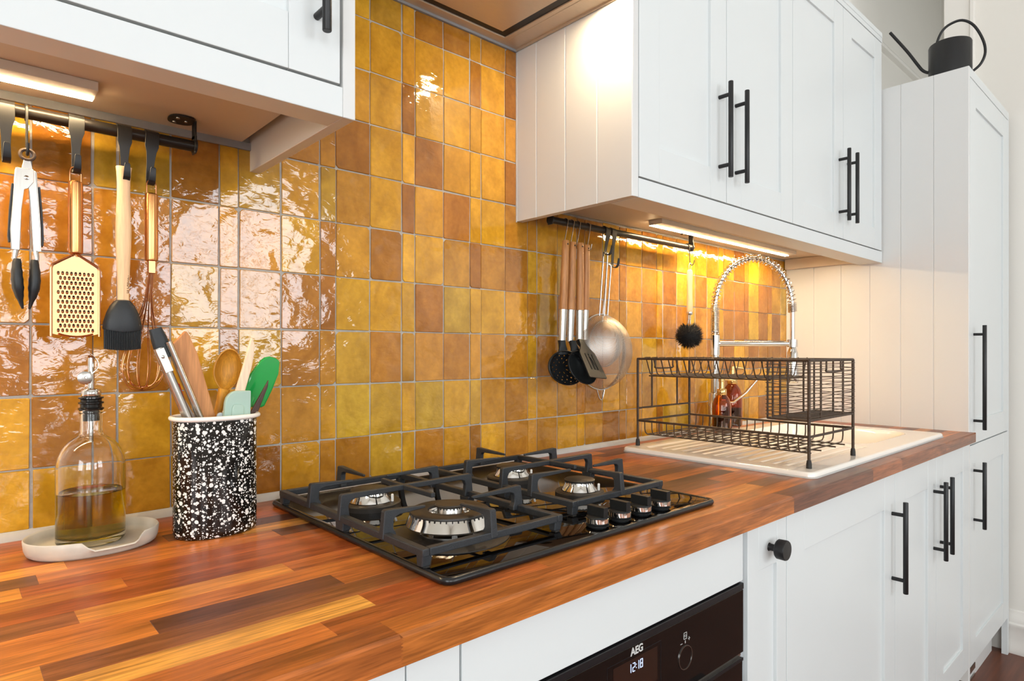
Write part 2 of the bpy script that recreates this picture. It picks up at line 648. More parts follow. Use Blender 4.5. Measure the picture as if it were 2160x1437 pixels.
M['display'] = mat('display glass', '#2a1811', 0.25, var=0.05)
M['print'] = mat('silver print', '#c9c9c6', 0.4, var=0.02)
M['inkbrown'] = mat('burnt brown print', '#6b4526', 0.7, var=0.05)
M['glossblack'] = mat('gloss black rubber', '#191715', 0.12, var=0.05)
M['clock'] = mat('clock digits', '#c8d6ff', 0.4, emit=((0.55, 0.70, 1, 1), 0.75))
M['led'] = mat('led diffuser', '#fff0dc', 0.4, emit=((1.0, 0.73, 0.40, 1), 150.0))
M['lamp'] = mat('hood lamp disc', '#fff0dc', 0.4, emit=((1.0, 0.76, 0.48, 1), 500.0))
M['ledhousing'] = mat('white aluminium profile', '#d9d5cf', 0.4, var=0.01)
M['wiremesh'] = mesh_material()

# ================================================================ the setting
XT = 2.392          # left side of the tall cabinet
YT = -0.603         # front of base and tall cabinets
WT = 0.92           # top of the worktop
YC = -0.3474        # front of the wall cabinets

wall_back = struct('wall_back', G().box(-2.2, 4.7, 0.006, 0.16, 0, 3.8), M['wall'])
ORG[wall_back.name] = Vector((0, 0, 0))

# grout bed and hand-made tiles: columns repeat two wide, one narrow
SQ, HF = 0.074069, 0.0322127
xs = [-SQ, 0.0]
seq = 'Sh' + 'SSh' * 14
for ch in seq:
    xs.append(xs[-1] + (SQ if ch == 'S' else HF))
xs = [x for x in xs if x < XT - 0.01] + [XT + 0.004]
ROW0 = 1.2243
zrow = {k: ROW0 - 0.104 * k for k in range(-6, 3)}
obj('grout', G().box(xs[0] - 0.002, XT + 0.003, 0.0008, 0.0062, 0.921, 1.545).box(0.322, 0.9385, 0.0008, 0.0062, 1.545, 1.914), M['grout'], wall_back)

PAL = {0: ['#a66e28', '#ab7328', '#a06826', '#b1792a'], 1: ['#bd862d', '#b8812b', '#c28c2f'], 2: ['#cf9b2c', '#d4a02e', '#cb962e'], 3: ['#b99130', '#be9630']}
# tone of the tiles of the middle columns, read row by row from the hood down (0 dark, 1 amber, 2 bright, 3 olive)
TONES = {
    -7: dict(D=3, E=2, F=0, G=0, H=1, I=1, J=0), -6: dict(C=2, D=2, E=2, F=2, G=2, H=0, I=2, J=0),
    -5: dict(C=2, D=2, E=0, F=2, G=2, H=1, I=1, J=1), -4: dict(A=0, B=1, C=0, D=2, E=2, F=0, G=2, H=2, I=2, J=0),
    -3: dict(A=2, B=3, C=1, D=2, E=0, F=2, G=0, H=2, I=2, J=1), -2: dict(A=2, B=0, C=2, D=0, E=2, F=2, G=1, H=0, I=1, J=0),
    -1: dict(A=0, B=0, C=2, D=2, E=2, F=0, G=3, H=2, I=2, J=1), 0: dict(A=0, B=1, C=3, D=0, E=1, F=1, G=0, H=1, I=1, J=1),
    1: dict(A=1, B=2, C=3, D=3, E=2, F=3, G=2, H=3, I=1, J=0), 2: dict(A=2, B=1, C=0, D=3, E=2, F=0, G=2, H=0, I=2, J=0)}
i0 = min(range(len(xs)), key=lambda i: abs(xs[i] - 0.3597))
COLS = {i0 + k: c for k, c in enumerate('ABCDEFGHIJ')}
rt = random.Random(11)


def tile(x0, x1, z0, z1, colour):
    gap = 0.0013
    j = lambda s=0.0007: rt.uniform(-s, s)
    X0, X1, Z0, Z1 = x0 + gap + j(), x1 - gap + j(), z0 + gap + j(), z1 - gap + j()
    c = [(X0 + j(), Z0 + j()), (X1 + j(), Z0 + j()), (X1 + j(), Z1 + j()), (X0 + j(), Z1 + j())]
    ring = []
    for i in range(4):
        p, a, b = Vector(c[i]), Vector(c[i - 1]), Vector(c[(i + 1) % 4])
        r = 0.0011 if rt.random() < 0.88 else rt.uniform(0.002, 0.006)
        r = min(r, (x1 - x0) * 0.3, (z1 - z0) * 0.3)
        ring.append(p + (a - p).normalized() * r)
        ring.append(p + (b - p).normalized() * r)
    cx, cz = sum(p.x for p in ring) / 8, sum(p.y for p in ring) / 8
    yb = rt.uniform(-0.0006, 0.0005)
    tx, tz = rt.uniform(-0.008, 0.008), rt.uniform(-0.008, 0.008)

    def ring3(d, inset, tilt=1):
        out = []
        for p in ring:
            q = Vector((cx, cz)) + (p - Vector((cx, cz)))
            v = Vector((cx - q.x, cz - q.y))
            q = q + v.normalized() * inset
            out.append((q.x, d + tilt * (tx * (q.x - cx) + tz * (q.y - cz)), q.y))
        return out
    g = G().loft([ring3(0.006, 0, 0), ring3(yb - 0.0002, 0), ring3(yb - 0.0012, 0.0011)], cap0=False)
    o = obj('tile', g, M['tile'], wall_back, angle=4)
    o.color = colour


def tone(k):
    c = S(rt.choice(PAL[k]))
    v = rt.uniform(0.9, 1.1)
    return (c[0] * v, c[1] * v * rt.uniform(0.95, 1.05), c[2] * v, 1)


for i in range(len(xs) - 1):
    x0, x1 = xs[i], xs[i + 1]
    for k in range(-7, 3):
        ztop = zrow[k] if k >= -6 else 1.909
        zbot = zrow[k + 1] if k + 1 <= 2 else 0.9305
        a, b = x0, x1
        if k <= -4:                     # only the strip between the wall cabinets
            a, b = max(x0, 0.3215), min(x1, 0.9395)
            if b - a < 0.012:
                continue
        zt = ztop
        if k == -3:
            zt = 1.5415 if (x1 < 0.33 or x0 > 0.93) else ztop
        kind = TONES.get(k, {}).get(COLS.get(i), None)
        if kind is None:
            kind = rt.choices([0, 1, 2, 3], [0.32, 0.36, 0.2, 0.12])[0]
        tile(a, b, zbot, zt, tone(kind))

struct('trim_1', G().prism([(0.001, 0.9195), (-0.0115, 0.9195), (-0.009, 0.925), (-0.004, 0.9312), (0.001, 0.9325)], 'x', -0.6, XT), M['sealant'])
struct('trim_2', G().box(-0.6, 0.312, -0.006, 0.001, 1.535, 1.5475), M['sealdark'])
struct('trim_3', G().box(0.3235, 0.937, -0.006, 0.001, 1.9075, 1.914), M['sealdark'])

struct('floor', G().box(-2.3, 4.7, -4.4, 0.1, -0.12, 0), M['floor'])
struct('ceiling', G().box(-2.3, 4.7, -4.4, 0.16, 3.8, 3.9), M['ceiling'])
# wall to the right: begins beside the tall cabinet, open above and behind it
struct('wall_right', G().box(3.03, 3.13, -4.3, -0.40, 0, 3.8), M['wall'])
struct('trim_4', G().box(3.012, 3.032, -0.475, -0.385, 2.2, 3.8).box(3.005, 3.032, -0.49, -0.475, 2.2, 3.8), M['trimwhite'], bev=0.002)
struct('wall_end', G().box(4.6, 4.7, -4.4, 0.1, 0, 3.8).box(3.1, 4.7, -1.9, -1.8, 0, 3.8), M['wall'])
struct('trim_5', G().prism([(0.006, 2.735), (-0.02, 2.735), (-0.024, 2.745), (-0.014, 2.765), (0.006, 2.772)], 'x', 3.1, 4.6), M['trimwhite'])
bbp = [(3.031, 0.0), (3.011, 0.0), (3.008, 0.012), (3.011, 0.03), (3.013, 0.10), (3.009, 0.106), (3.009, 0.116), (3.015, 0.122), (3.015, 0.14), (3.022, 0.150), (3.024, 0.165), (3.031, 0.17)]
struct('baseboard_right', G().prism(bbp, 'y', -4.2, -0.58), M['trimwhite'])
# walls behind and beside the camera, with window openings
fr = G()
wx = [-2.3, WINDOWS[2][0], WINDOWS[2][1], WINDOWS[1][0], WINDOWS[1][1], WINDOWS[0][0], WINDOWS[0][1], 3.2]
for a, b in ((0, 1), (2, 3), (4, 5), (6, 7)):
    fr.box(wx[a], wx[b], WALLF - 0.12, WALLF, 0, 3.8)
for (xa, xb, za, zb) in WINDOWS:
    fr.box(xa, xb, WALLF - 0.12, WALLF, 0, za).box(xa, xb, WALLF - 0.12, WALLF, zb, 3.8)
struct('wall_front', fr, M['wall'])
wl = G().box(-2.3, -2.2, -4.3, WINL[0], 0, 3.8).box(-2.3, -2.2, WINL[1], 0.1, 0, 3.8).box(-2.3, -2.2, WINL[0], WINL[1], 0, WINL[2]).box(-2.3, -2.2, WINL[0], WINL[1], WINL[3], 3.8)
struct('wall_left', wl, M['wall'])
for n, (xa, xb, za, zb) in enumerate(WINDOWS):
    w = G()
    y0, y1 = WALLF - 0.09, WALLF - 0.03
    w.box(xa, xa + 0.05, y0, y1, za, zb).box(xb - 0.05, xb, y0, y1, za, zb).box(xa, xb, y0, y1, za, za + 0.06).box(xa, xb, y0, y1, zb - 0.05, zb)
    zm = za + (zb - za) * 0.5
    w.box(xa, xb, y0, y1, zm - 0.02, zm + 0.02)
    if xb - xa > 0.8:
        xm = (xa + xb) / 2
        w.box(xm - 0.02, xm + 0.02, y0, y1, za, zb)
    struct('window_%d' % (n + 1), w, M['trimwhite'])
w = G()
w.box(-2.28, -2.22, WINL[0], WINL[0] + 0.05, WINL[2], WINL[3]).box(-2.28, -2.22, WINL[1] - 0.05, WINL[1], WINL[2], WINL[3])
w.box(-2.28, -2.22, WINL[0], WINL[1], WINL[2], WINL[2] + 0.05).box(-2.28, -2.22, WINL[0], WINL[1], WINL[3] - 0.05, WINL[3])
struct('window_4', w, M['trimwhite'])

# ================================================================ cabinets
def bar_handle(g, x, y, za, zb, p1, p2, out=0.030, r=0.0058):
    """black bar handle on a front at y, bar from za to zb, posts at p1 and p2"""
    yb = y - out
    g.lathe([(r * 0.9, za), (r, za + 0.0008), (r, zb - 0.0008), (r * 0.9, zb)], (x, yb, 0), 'z', 14)
    for p in (p1, p2):
        g.lathe([(0.0046, y), (0.0046, yb)], (x, 0, p), 'y', 10)
    return g


def shaker(parent, x0, x1, z0, z1, y, stile=0.068, rail=0.072, toprail=None, bottomrail=None, t=0.02, m=None, thick=True):
    """front of stiles, rails and a recessed panel; the outer face lies at y and faces -y"""
    m = m or M['paint']
    tr = toprail or rail
    br = bottomrail or rail
    d = obj('door', G().box(x0 + stile - 0.004, x1 - stile + 0.004, y + 0.0065, y + t - 0.002, z0 + br - 0.004, z1 - tr + 0.004), m, parent)
    for a, b in ((x0, x0 + stile), (x1 - stile, x1)):
        obj('stile', G().box(a, b, y, y + t, z0, z1), m, d, bev=0.0011, seg=2)
    for a, b in ((z0, z0 + br), (z1 - tr, z1)):
        obj('rail', G().box(x0 + stile + 0.0002, x1 - stile - 0.0002, y + 0.0003, y + t, a, b), m, d, bev=0.0011, seg=2)
    return d


def handle(parent, *a, **k):
    return obj('handle', bar_handle(G(), *a, **k), M['black'], parent)


# ---- left wall cabinet
PZ0, PZ1 = 1.499, 1.539      # light pelmet under the wall cabinets
t = thing('wall_cabinet', 'white wall cabinet left of the tiled strip, over the hanging grater', 'cabinet', (-0.1, -0.17, 1.5))
obj('carcass', G().box(-0.62, 0.290, YC + 0.021, 0.004, 1.547, 1.56).box(-0.62, -0.604, YC + 0.022, 0.004, 1.56, 2.3).box(-0.62, 0.30, YC + 0.022, 0.004, 2.285, 2.305)
    .box(0.286, 0.303, YC + 0.021, 0.004, 1.575, 2.3), M['carcass'], t)
obj('side_panel', G().box(0.3055, 0.3235, YC - 0.0002, 0.0045, PZ0, 2.309), M['paint_side'], t, bev=0.0008)
d = shaker(t, -0.30, 0.3012, 1.5425, 2.281, YC, stile=0.070, rail=0.072)
handle(d, 0.2681, YC, 1.5905, 1.815, 1.6205, 1.787)
d = shaker(t, -0.62, -0.303, 1.5425, 2.281, YC, stile=0.070, rail=0.072)
obj('pelmet', G().box(-0.62, 0.3052, YC, YC + 0.046, PZ0, PZ1), M['paint'], t, bev=0.001, seg=2)

# ---- right wall cabinets: two units of two doors
DX = [0.9600, 1.3085, 1.6690, 2.0330, 2.3850]
HZ = dict(za=1.5925, zb=1.817, p1=1.6228, p2=1.7872)
for n in range(2):
    x0, x1, x2 = DX[2 * n], DX[2 * n + 1], DX[2 * n + 2]
    lab = ['white wall cabinet with a pair of black bar handles, beside the hood', 'white wall cabinet with a pair of black bar handles, beside the tall cabinet'][n]
    t = thing('wall_cabinet', lab, 'cabinet', ((x0 + x2) / 2, -0.17, 1.547), 'right-hand wall cabinets')
    xe0 = 0.9575 if n == 0 else x0
    xe1 = x2 if n == 0 else XT - 0.002
    obj('carcass', G().box(xe0, xe1 - 0.001, YC + 0.021, 0.004, 1.547, 1.563).box(xe0, xe0 + 0.016, YC + 0.022, 0.004, 1.563, 2.285)
        .box(xe1 - 0.017, xe1 - 0.001, YC + 0.022, 0.004, 1.563, 2.285).box(xe0, xe1 - 0.001, YC + 0.022, 0.004, 2.285, 2.30), M['carcass'], t)
    dl = shaker(t, x0 + 0.0012, x1 - 0.0012, 1.5425, 2.281, YC, stile=0.0705, rail=0.073)
    handle(dl, x1 - 0.0345, YC, HZ['za'], HZ['zb'], HZ['p1'], HZ['p2'])
    dr = shaker(t, x1 + 0.0012, x2 - 0.0012, 1.5425, 2.281, YC, stile=0.0705, rail=0.073)
    handle(dr, x1 + (0.0430 if n == 0 else 0.0335), YC, HZ['za'], HZ['zb'], HZ['p1'], HZ['p2'], out=0.030)
tag(obj('cornice', G().box(0.94, XT - 0.003, YC - 0.001, 0.004, 2.301, 2.318).box(0.94, XT - 0.003, YC, YC + 0.02, 2.284, 2.301), M['paint'], origin=(1.6, -0.17, 2.29), bev=0.001),
    'white flat top board running over the right-hand wall cabinets', 'cornice')
t = thing('light_pelmet', 'white pelmet board under the right-hand wall cabinets', 'pelmet', (1.6, YC, PZ0))
obj('front_board', G().box(0.9595, XT - 0.004, YC, YC + 0.075, PZ0, PZ1), M['paint'], t, bev=0.001, seg=2)
obj('return_board', G().box(XT - 0.022, XT - 0.004, YC + 0.0755, -0.006, 1.506, 1.5462), M['carcass'], t, bev=0.001)
# grooved end panel at the hood side
t = thing('end_panel', 'cream grooved end panel of the wall cabinet beside the hood', 'panel', (0.948, -0.17, PZ0))
obj('backing', G().box(0.9452, 0.9585, YC + 0.0003, 0.0045, PZ0 + 0.0004, 2.3), M['paint_side'], t, bev=0.0006)
gy = [0.0045, -0.0708, -0.163, -0.2555, YC]
for a, b in zip(gy[1:], gy[:-1]):
    e0 = 0.0018
    obj('board', G().prism([(0.9376 + 0.0022, a), (0.9376, a + e0), (0.9376, b - e0), (0.9376 + 0.0022, b), (0.9455, b), (0.9455, a)], 'z', PZ0, 2.3), M['paint_side'], t)
obj('sealant_bead', G().box(0.9355, 0.9380, -0.004, 0.002, PZ0 - 0.002, 1.908), M['sealant'], t)

# ---- cooker hood between the wall cabinets
HZ0 = 1.913
t = thing('cooker_hood', 'steel cooker hood built in over the hob, seen from below', 'hood', (0.63, -0.17, HZ0))
obj('hood_body', G().box(0.3242, 0.9350, -0.36, 0.004, HZ0 + 0.006, 2.3), M['paint'], t)
tr = G()
x0, x1, y0, y1 = 0.3245, 0.9350, -0.365, -0.0005
fx0, fx1, fy0, fy1 = 0.372, 0.8755, -0.335, -0.0300
tr.box(x0, fx0, y0, y1, HZ0, HZ0 + 0.006).box(fx1, x1, y0, y1, HZ0, HZ0 + 0.006).box(fx0, fx1, y0, fy0, HZ0, HZ0 + 0.006).box(fx0, fx1, fy1, y1, HZ0, HZ0 + 0.006)
obj('trim_frame', tr, M['hoodsteel'], t, bev=0.0008)
obj('seam', G().box(0.8872, 0.8880, -0.30, -0.030, HZ0 - 0.0006, HZ0).box(0.9315, 0.9350, y0, y1, HZ0 - 0.004, HZ0), M['hoodsteel'], t)
obj('suction_gap', G().box(fx0, fx1, fy0, fy1, HZ0 + 0.003, HZ0 + 0.0058), M['dark'], t)
obj('filter_panel', G().box(fx0 + 0.022, fx1 - 0.0225, fy0 + 0.022, fy1 - 0.0180, HZ0 + 0.0002, HZ0 + 0.0028), M['hoodsteel'], t, bev=0.0012)
hx, hy = HOODLAMP
lp = obj('lamp_ring', G().lathe([(0.029, HZ0 - 0.0002), (0.029, HZ0 - 0.003), (0.024, HZ0 - 0.003), (0.024, HZ0 - 0.0002)], (hx + 0.030, hy, 0), 'z', 28, loop=True), M['chrome'], t)
obj('lamp_disc', G().lathe([(0.0238, HZ0 - 0.0002), (0.0238, HZ0 - 0.002)], (hx + 0.030, hy, 0), 'z', 24), M['lamp'], lp)

# ---- tall cabinet
ZT = 2.118
t = thing('tall_cabinet', 'white full-height cabinet with a grooved side, under the black watering can', 'cabinet', (2.69, -0.3, 0))
XR = 3.004
obj('carcass', G().box(XT + 0.014, XR - 0.002, YT + 0.022, -0.002, 0.147, ZT - 0.004), M['paint_side'], t)
gy = [-0.001, -0.109, -0.2075, -0.306, -0.4045, -0.503, YT + 0.0004]
for a, b in zip(gy[1:], gy[:-1]):
    e0 = 0.0018
    obj('board', G().prism([(XT + 0.0022, a), (XT, a + e0), (XT, b - e0), (XT + 0.0022, b), (XT + 0.013, b), (XT + 0.013, a)], 'z', 0.10, ZT), M['paint_side'], t)
obj('top_strip', G().box(XT + 0.0135, XR, YT, YT + 0.02, 2.087, ZT), M['paint'], t, bev=0.0008)
obj('right_filler', G().box(2.982, XR, YT, YT + 0.02, 0.0, 2.0865), M['paint'], t, bev=0.0008)
d = shaker(t, XT + 0.0145, 2.980, 0.8765, 2.0845, YT, stile=0.075, rail=0.078, toprail=0.080)
handle(d, 2.450, YT, 0.9245, 1.2705, 0.9535, 1.2405, out=0.030, r=0.006)
d = shaker(t, XT + 0.0145, 2.980, 0.145, 0.8725, YT, stile=0.075, rail=0.078, toprail=0.080)
handle(d, 2.450, YT, 0.597, 0.818, 0.6245, 0.7880, out=0.030, r=0.006)
pl = obj('plinth', G().box(XT + 0.0145, 2.981, YT + 0.05, YT + 0.066, 0.0, 0.1445), M['paint_side'], t, bev=0.001)
vg = G().box(XT + 0.03, 2.70, YT + 0.0475, YT + 0.0495, 0.045, 0.125)
obj('vent_grille', vg, M['rackmetal'], pl)
obj('vent_bar', G().box(XT + 0.03, 2.70, YT + 0.046, YT + 0.0475, 0.03, 0.05).box(XT + 0.03, 2.70, YT + 0.046, YT + 0.0475, 0.0, 0.012), M['steel'], pl)

# ---- base units
def base_side(g, x0, x1, back=-0.02):
    g.box(x0, x0 + 0.015, YT + 0.022, back, 0.15, 0.885)
    g.box(x1 - 0.015, x1, YT + 0.022, back, 0.15, 0.885)
    g.box(x0 + 0.015, x1 - 0.015, YT + 0.022, back, 0.15, 0.165)
    g.box(x0, x1, YT + 0.05, YT + 0.066, 0.0, 0.149)
    return g


ZD0, ZD1 = 0.150, 0.8845
t = thing('base_cabinet', 'white base cabinet under the left end of the worktop, by the oven', 'cabinet', (-0.1, -0.3, 0))
obj('carcass', base_side(G(), -0.55, 0.3055), M['carcass'], t)
obj('door', G().box(-0.55, 0.2405, YT, YT + 0.02, ZD0, ZD1), M['paint'], t, bev=0.0011, seg=2)
obj('filler_strip', G().box(0.2425, 0.3070, YT, YT + 0.02, ZD0, ZD1), M['paint'], t, bev=0.0009)

t = thing('oven_housing', 'white oven housing with a plain fascia board over the black oven', 'cabinet', (0.605, -0.3, 0))
hs = G().box(0.3095, 0.3215, YT + 0.022, -0.02, 0.15, 0.885).box(0.9045, 0.9165, YT + 0.008, -0.02, 0.15, 0.885).box(0.3215, 0.9045, YT + 0.022, -0.02, 0.15, 0.165)
hs.box(0.3095, 0.9165, YT + 0.05, YT + 0.066, 0, 0.149)
obj('carcass', hs, M['carcass_grey'], t)
obj('fascia_board', G().prism(rrect(0.3100, 0.9022, 0.8005, 0.8845, 0.004), 'y', YT, YT + 0.02), M['paint'], t, bev=0.0009)
obj('bottom_board', G().box(0.3100, 0.9022, YT, YT + 0.02, ZD0, 0.19), M['paint'], t, bev=0.0009)

t = thing('oven', 'black built-in oven with a lit clock and a round dial', 'oven', (0.605, -0.35, 0.2))
obj('oven_body', G().box(0.335, 0.89, YT + 0.03, -0.08, 0.205, 0.775), M['ovenmatt'], t)
op = obj('control_panel', G().box(0.3125, 0.9012, YT - 0.001, YT + 0.02, 0.6815, 0.7865), M['ovenglass'], t, bev=0.0008)
obj('top_trim', G().box(0.3125, 0.9012, YT - 0.002, YT + 0.02, 0.7870, 0.7975), M['ovenmatt'], op, bev=0.001)
obj('display', G().box(0.557, 0.6555, YT - 0.0014, YT - 0.0006, 0.7215, 0.7690), M['display'], op)
dfr = G()
for q in ((0.545, 0.5458, 0.712, 0.7742), (0.6635, 0.6643, 0.712, 0.7742)):
    dfr.box(q[0], q[1], YT - 0.0013, YT - 0.0006, q[2], q[3])
dfr.box(0.5458, 0.6635, YT - 0.0013, YT - 0.0006, 0.7734, 0.7742).box(0.5458, 0.6635, YT - 0.0013, YT - 0.0006, 0.712, 0.7128)
obj('display_frame', dfr, M['ovenmatt'], op)


def text_g(s, size, org, ux, uz, depth=0.0003, shear=0.0, bold=0.0):
    """letters as a thin mesh: ux is the reading direction, uz the up direction"""
    cu = bpy.data.curves.new('txt', 'FONT')
    cu.body = s
    cu.size = size
    cu.extrude = depth
    cu.offset = bold
    cu.shear = shear
    o = bpy.data.objects.new('txt', cu)
    col.objects.link(o)
    bpy.context.view_layer.update()
    me = bpy.data.meshes.new_from_object(o.evaluated_get(bpy.context.evaluated_depsgraph_get()))
    ux, uz = Vector(ux).normalized(), Vector(uz).normalized()
    un = ux.cross(uz)
    g = G()
    g.add([Vector(org) + ux * v.co.x + uz * v.co.y + un * v.co.z for v in me.vertices], [tuple(p.vertices) for p in me.polygons])
    w = max(v.co.x for v in me.vertices) - min(v.co.x for v in me.vertices)
    bpy.data.objects.remove(o)
    bpy.data.curves.remove(cu)
    bpy.data.meshes.remove(me)
    return g, w


g, w = text_g('AEG', 0.0145, (0.5945, YT - 0.0012, 0.7738), (1, 0, 0), (0, 0, 1), bold=0.0004)
for v in g.v:
    v.x = 0.5945 + (v.x - 0.5945) * (0.0275 / w)
obj('maker_name', g, M['print'], op, flat=True)

SEGS = {'1': 'bc', '2': 'abged', '8': 'abcdefg'}


def digit(g, ch, x, z, w, h, th):
    y0, y1 = YT - 0.0020, YT - 0.0013
    for s_ in SEGS[ch]:
        if s_ in 'agd':
            zz = {'a': z + h - th, 'g': z + h / 2 - th / 2, 'd': z}[s_]
            g.box(x + th * 0.6, x + w - th * 0.6, y0, y1, zz, zz + th)
        else:
            xx = x + w - th if s_ in 'bc' else x
            zz = z + h / 2 + th * 0.25 if s_ in 'bf' else z + th * 0.25
            g.box(xx, xx + th, y0, y1, zz, zz + h / 2 - th * 0.5)


g = G()
cz = 0.7515
for ch, x in (('1', 0.5890), ('2', 0.5980), ('1', 0.6065), ('8', 0.6150)):
    digit(g, ch, x, cz, 0.0056, 0.0118, 0.00075)
g.box(0.6058, 0.6067, YT - 0.002, YT - 0.0013, cz + 0.003, cz + 0.0040).box(0.6058, 0.6067, YT - 0.002, YT - 0.0013, cz + 0.0075, cz + 0.0085)
obj('clock_digits', g, M['clock'], op)
dx, dz = 0.7262, 0.7295
obj('dial', G().lathe([(0.0168, YT - 0.0008), (0.0168, YT - 0.0016)], (dx, 0, dz), 'y', 40), M['ovenglass'], op)
obj('dial_ring', G().lathe([(0.0168, YT - 0.0008), (0.0168, YT - 0.0024), (0.0176, YT - 0.0024), (0.0176, YT - 0.0008)], (dx, 0, dz), 'y', 40, loop=True), M['steel'], op)
g = G()
yq0, yq1 = YT - 0.0014, YT - 0.0009
g.box(dx - 0.0007, dx + 0.0007, yq0, yq1, 0.7505, 0.7545)
g.box(dx - 0.0125, dx - 0.0075, yq0, yq1, 0.7515, 0.7522)
g.box(dx + 0.0078, dx + 0.0128, yq0, yq1, 0.7545, 0.7552).box(dx + 0.0099, dx + 0.0107, yq0, yq1, 0.7522, 0.7575)
a, b, c, e = dx - 0.0042, dx + 0.0042, 0.7565, 0.7665
g.box(a, a + 0.0007, yq0, yq1, c, e).box(b - 0.0007, b, yq0, yq1, c, e).box(a, b, yq0, yq1, c, c + 0.0007).box(a, b, yq0, yq1, e - 0.0007, e)
g.tube([(dx - 0.0005, YT - 0.0012, 0.7635), (dx - 0.0022, YT - 0.0012, 0.7615), (dx - 0.0005, YT - 0.0012, 0.7595)], 0.0003, 4)
g.tube([(dx + 0.0005, YT - 0.0012, 0.7635), (dx + 0.0022, YT - 0.0012, 0.7615), (dx + 0.0005, YT - 0.0012, 0.7595)], 0.0003, 4)
obj('dial_symbols', g, M['print'], op)
od = obj('oven_door', G().box(0.3125, 0.8985, YT - 0.001, YT + 0.02, 0.20, 0.6735), M['ovenglass'], t, bev=0.0008)
obj('door_trim', G().box(0.3125, 0.8985, YT - 0.0022, YT - 0.001, 0.6685, 0.6735), M['ovenmatt'], od)
obj('handle', G().box(0.36, 0.84, YT - 0.045, YT - 0.03, 0.640, 0.652).box(0.37, 0.385, YT - 0.031, YT - 0.0012, 0.641, 0.651).box(0.815, 0.83, YT - 0.031, YT - 0.0012, 0.641, 0.651), M['ovenmatt'], od, bev=0.002)
obj('gap_strip', G().box(0.3125, 0.9012, YT + 0.004, YT + 0.019, 0.6737, 0.6813), M['steel'], t)

t = thing('pull_out_cabinet', 'narrow white pull-out unit with a round black knob, right of the oven', 'cabinet', (0.99, -0.3, 0))
obj('carcass', base_side(G(), 0.9185, 1.0635), M['carcass'], t)
d = shaker(t, 0.9185, 1.0640, ZD0, ZD1, YT, stile=0.0385, rail=0.0815)
obj('knob', G().lathe([(0.0075, YT + 0.0003), (0.0062, YT - 0.002), (0.0062, YT - 0.014), (0.0155, YT - 0.0145), (0.0172, YT - 0.0165), (0.0176, YT - 0.030), (0.0166, YT - 0.032), (0.0001, YT - 0.0323)], (0.9965, 0, 0.8372), 'y', 28, caps=False), M['black'], d)

t = thing('base_cabinet', 'wide white base cabinet with one black bar handle, under the drainer', 'cabinet', (1.365, -0.3, 0))
obj('carcass', base_side(G(), 1.0655, 1.6640), M['carcass'], t)
d = shaker(t, 1.0665, 1.6650, ZD0, ZD1, YT, stile=0.0735, rail=0.0835)
handle(d, 1.6430, YT, 0.594, 0.8165, 0.6252, 0.7845)

t = thing('base_cabinet', 'white two-door sink cabinet with two black bar handles, by the tall cabinet', 'cabinet', (2.03, -0.3, 0))
obj('carcass', base_side(G(), 1.6665, XT - 0.003), M['carcass'], t)
d = shaker(t, 1.6680, 2.0190, ZD0, ZD1, YT, stile=0.0775, rail=0.0830)
handle(d, 1.9945, YT, 0.5955, 0.8165, 0.6247, 0.7865)
d = shaker(t, 2.0215, XT - 0.003, ZD0, ZD1, YT, stile=0.0715, rail=0.0830)
handle(d, 2.0600, YT, 0.600, 0.822, 0.6290, 0.7905)

# ================================================================ worktop of staves
t = thing('worktop', 'worktop of glued brown and orange wooden staves along the tiled wall', 'worktop', (0.9, -0.31, WT - 0.0305))
worktop = t
YF = -0.6205
PITCH = (0 - YF - 0.002) / 16
WC = {'y': '#f0ab52', 'l': '#e29443', 'o': '#d07c38', 'r': '#ae5a2a', 'm': '#bd6b33', 'b': '#9f6038', 'd': '#784831', 'k': '#65402e'}
# known staves of the left part, front row first: (colour, right end); the rest is drawn at random
ROWS = [
    [('o', -0.20), ('m', 0.226), ('o', 1.056), ('d', 1.46), ('b', 1.66), ('b', 2.05)],
    [('o', 0.181), ('m', 0.46), ('o', 0.90), ('o', 1.30), ('b', 1.62)],
    [('y', 0.243), ('r', 0.62), ('d', 0.80), ('l', 1.10), ('d', 1.30)],
    [('l', -0.032), ('b', 0.34)],
    [('o', 0.058), ('d', 0.2475), ('m', 0.6)],
    [('o', -0.10), ('o', 0.52)],
    [('b', 0.0065), ('l', 0.2215), ('m', 0.6)],
    [('o', -0.08), ('r', 0.36)],
    [('o', 0.0615), ('r', 0.5)],
    [('l', -0.0295), ('r', 0.268), ('m', 0.7)],
    [('d', -0.0115), ('o', 0.268), ('d', 0.5)],
    [('l', 0.02), ('o', 0.23), ('y', 0.52)],
    [('r', 0.14), ('d', 0.46)],
    [('o', 0.16), ('r', 0.44)],
    [('r', 0.2), ('m', 0.5)],
    [('r', 0.3), ('b', 0.5)]]
rw = random.Random(5)
XL, XRW = -0.56, XT - 0.001
FINGER = {0.226, 1.056, 1.46, 1.66, 2.05}


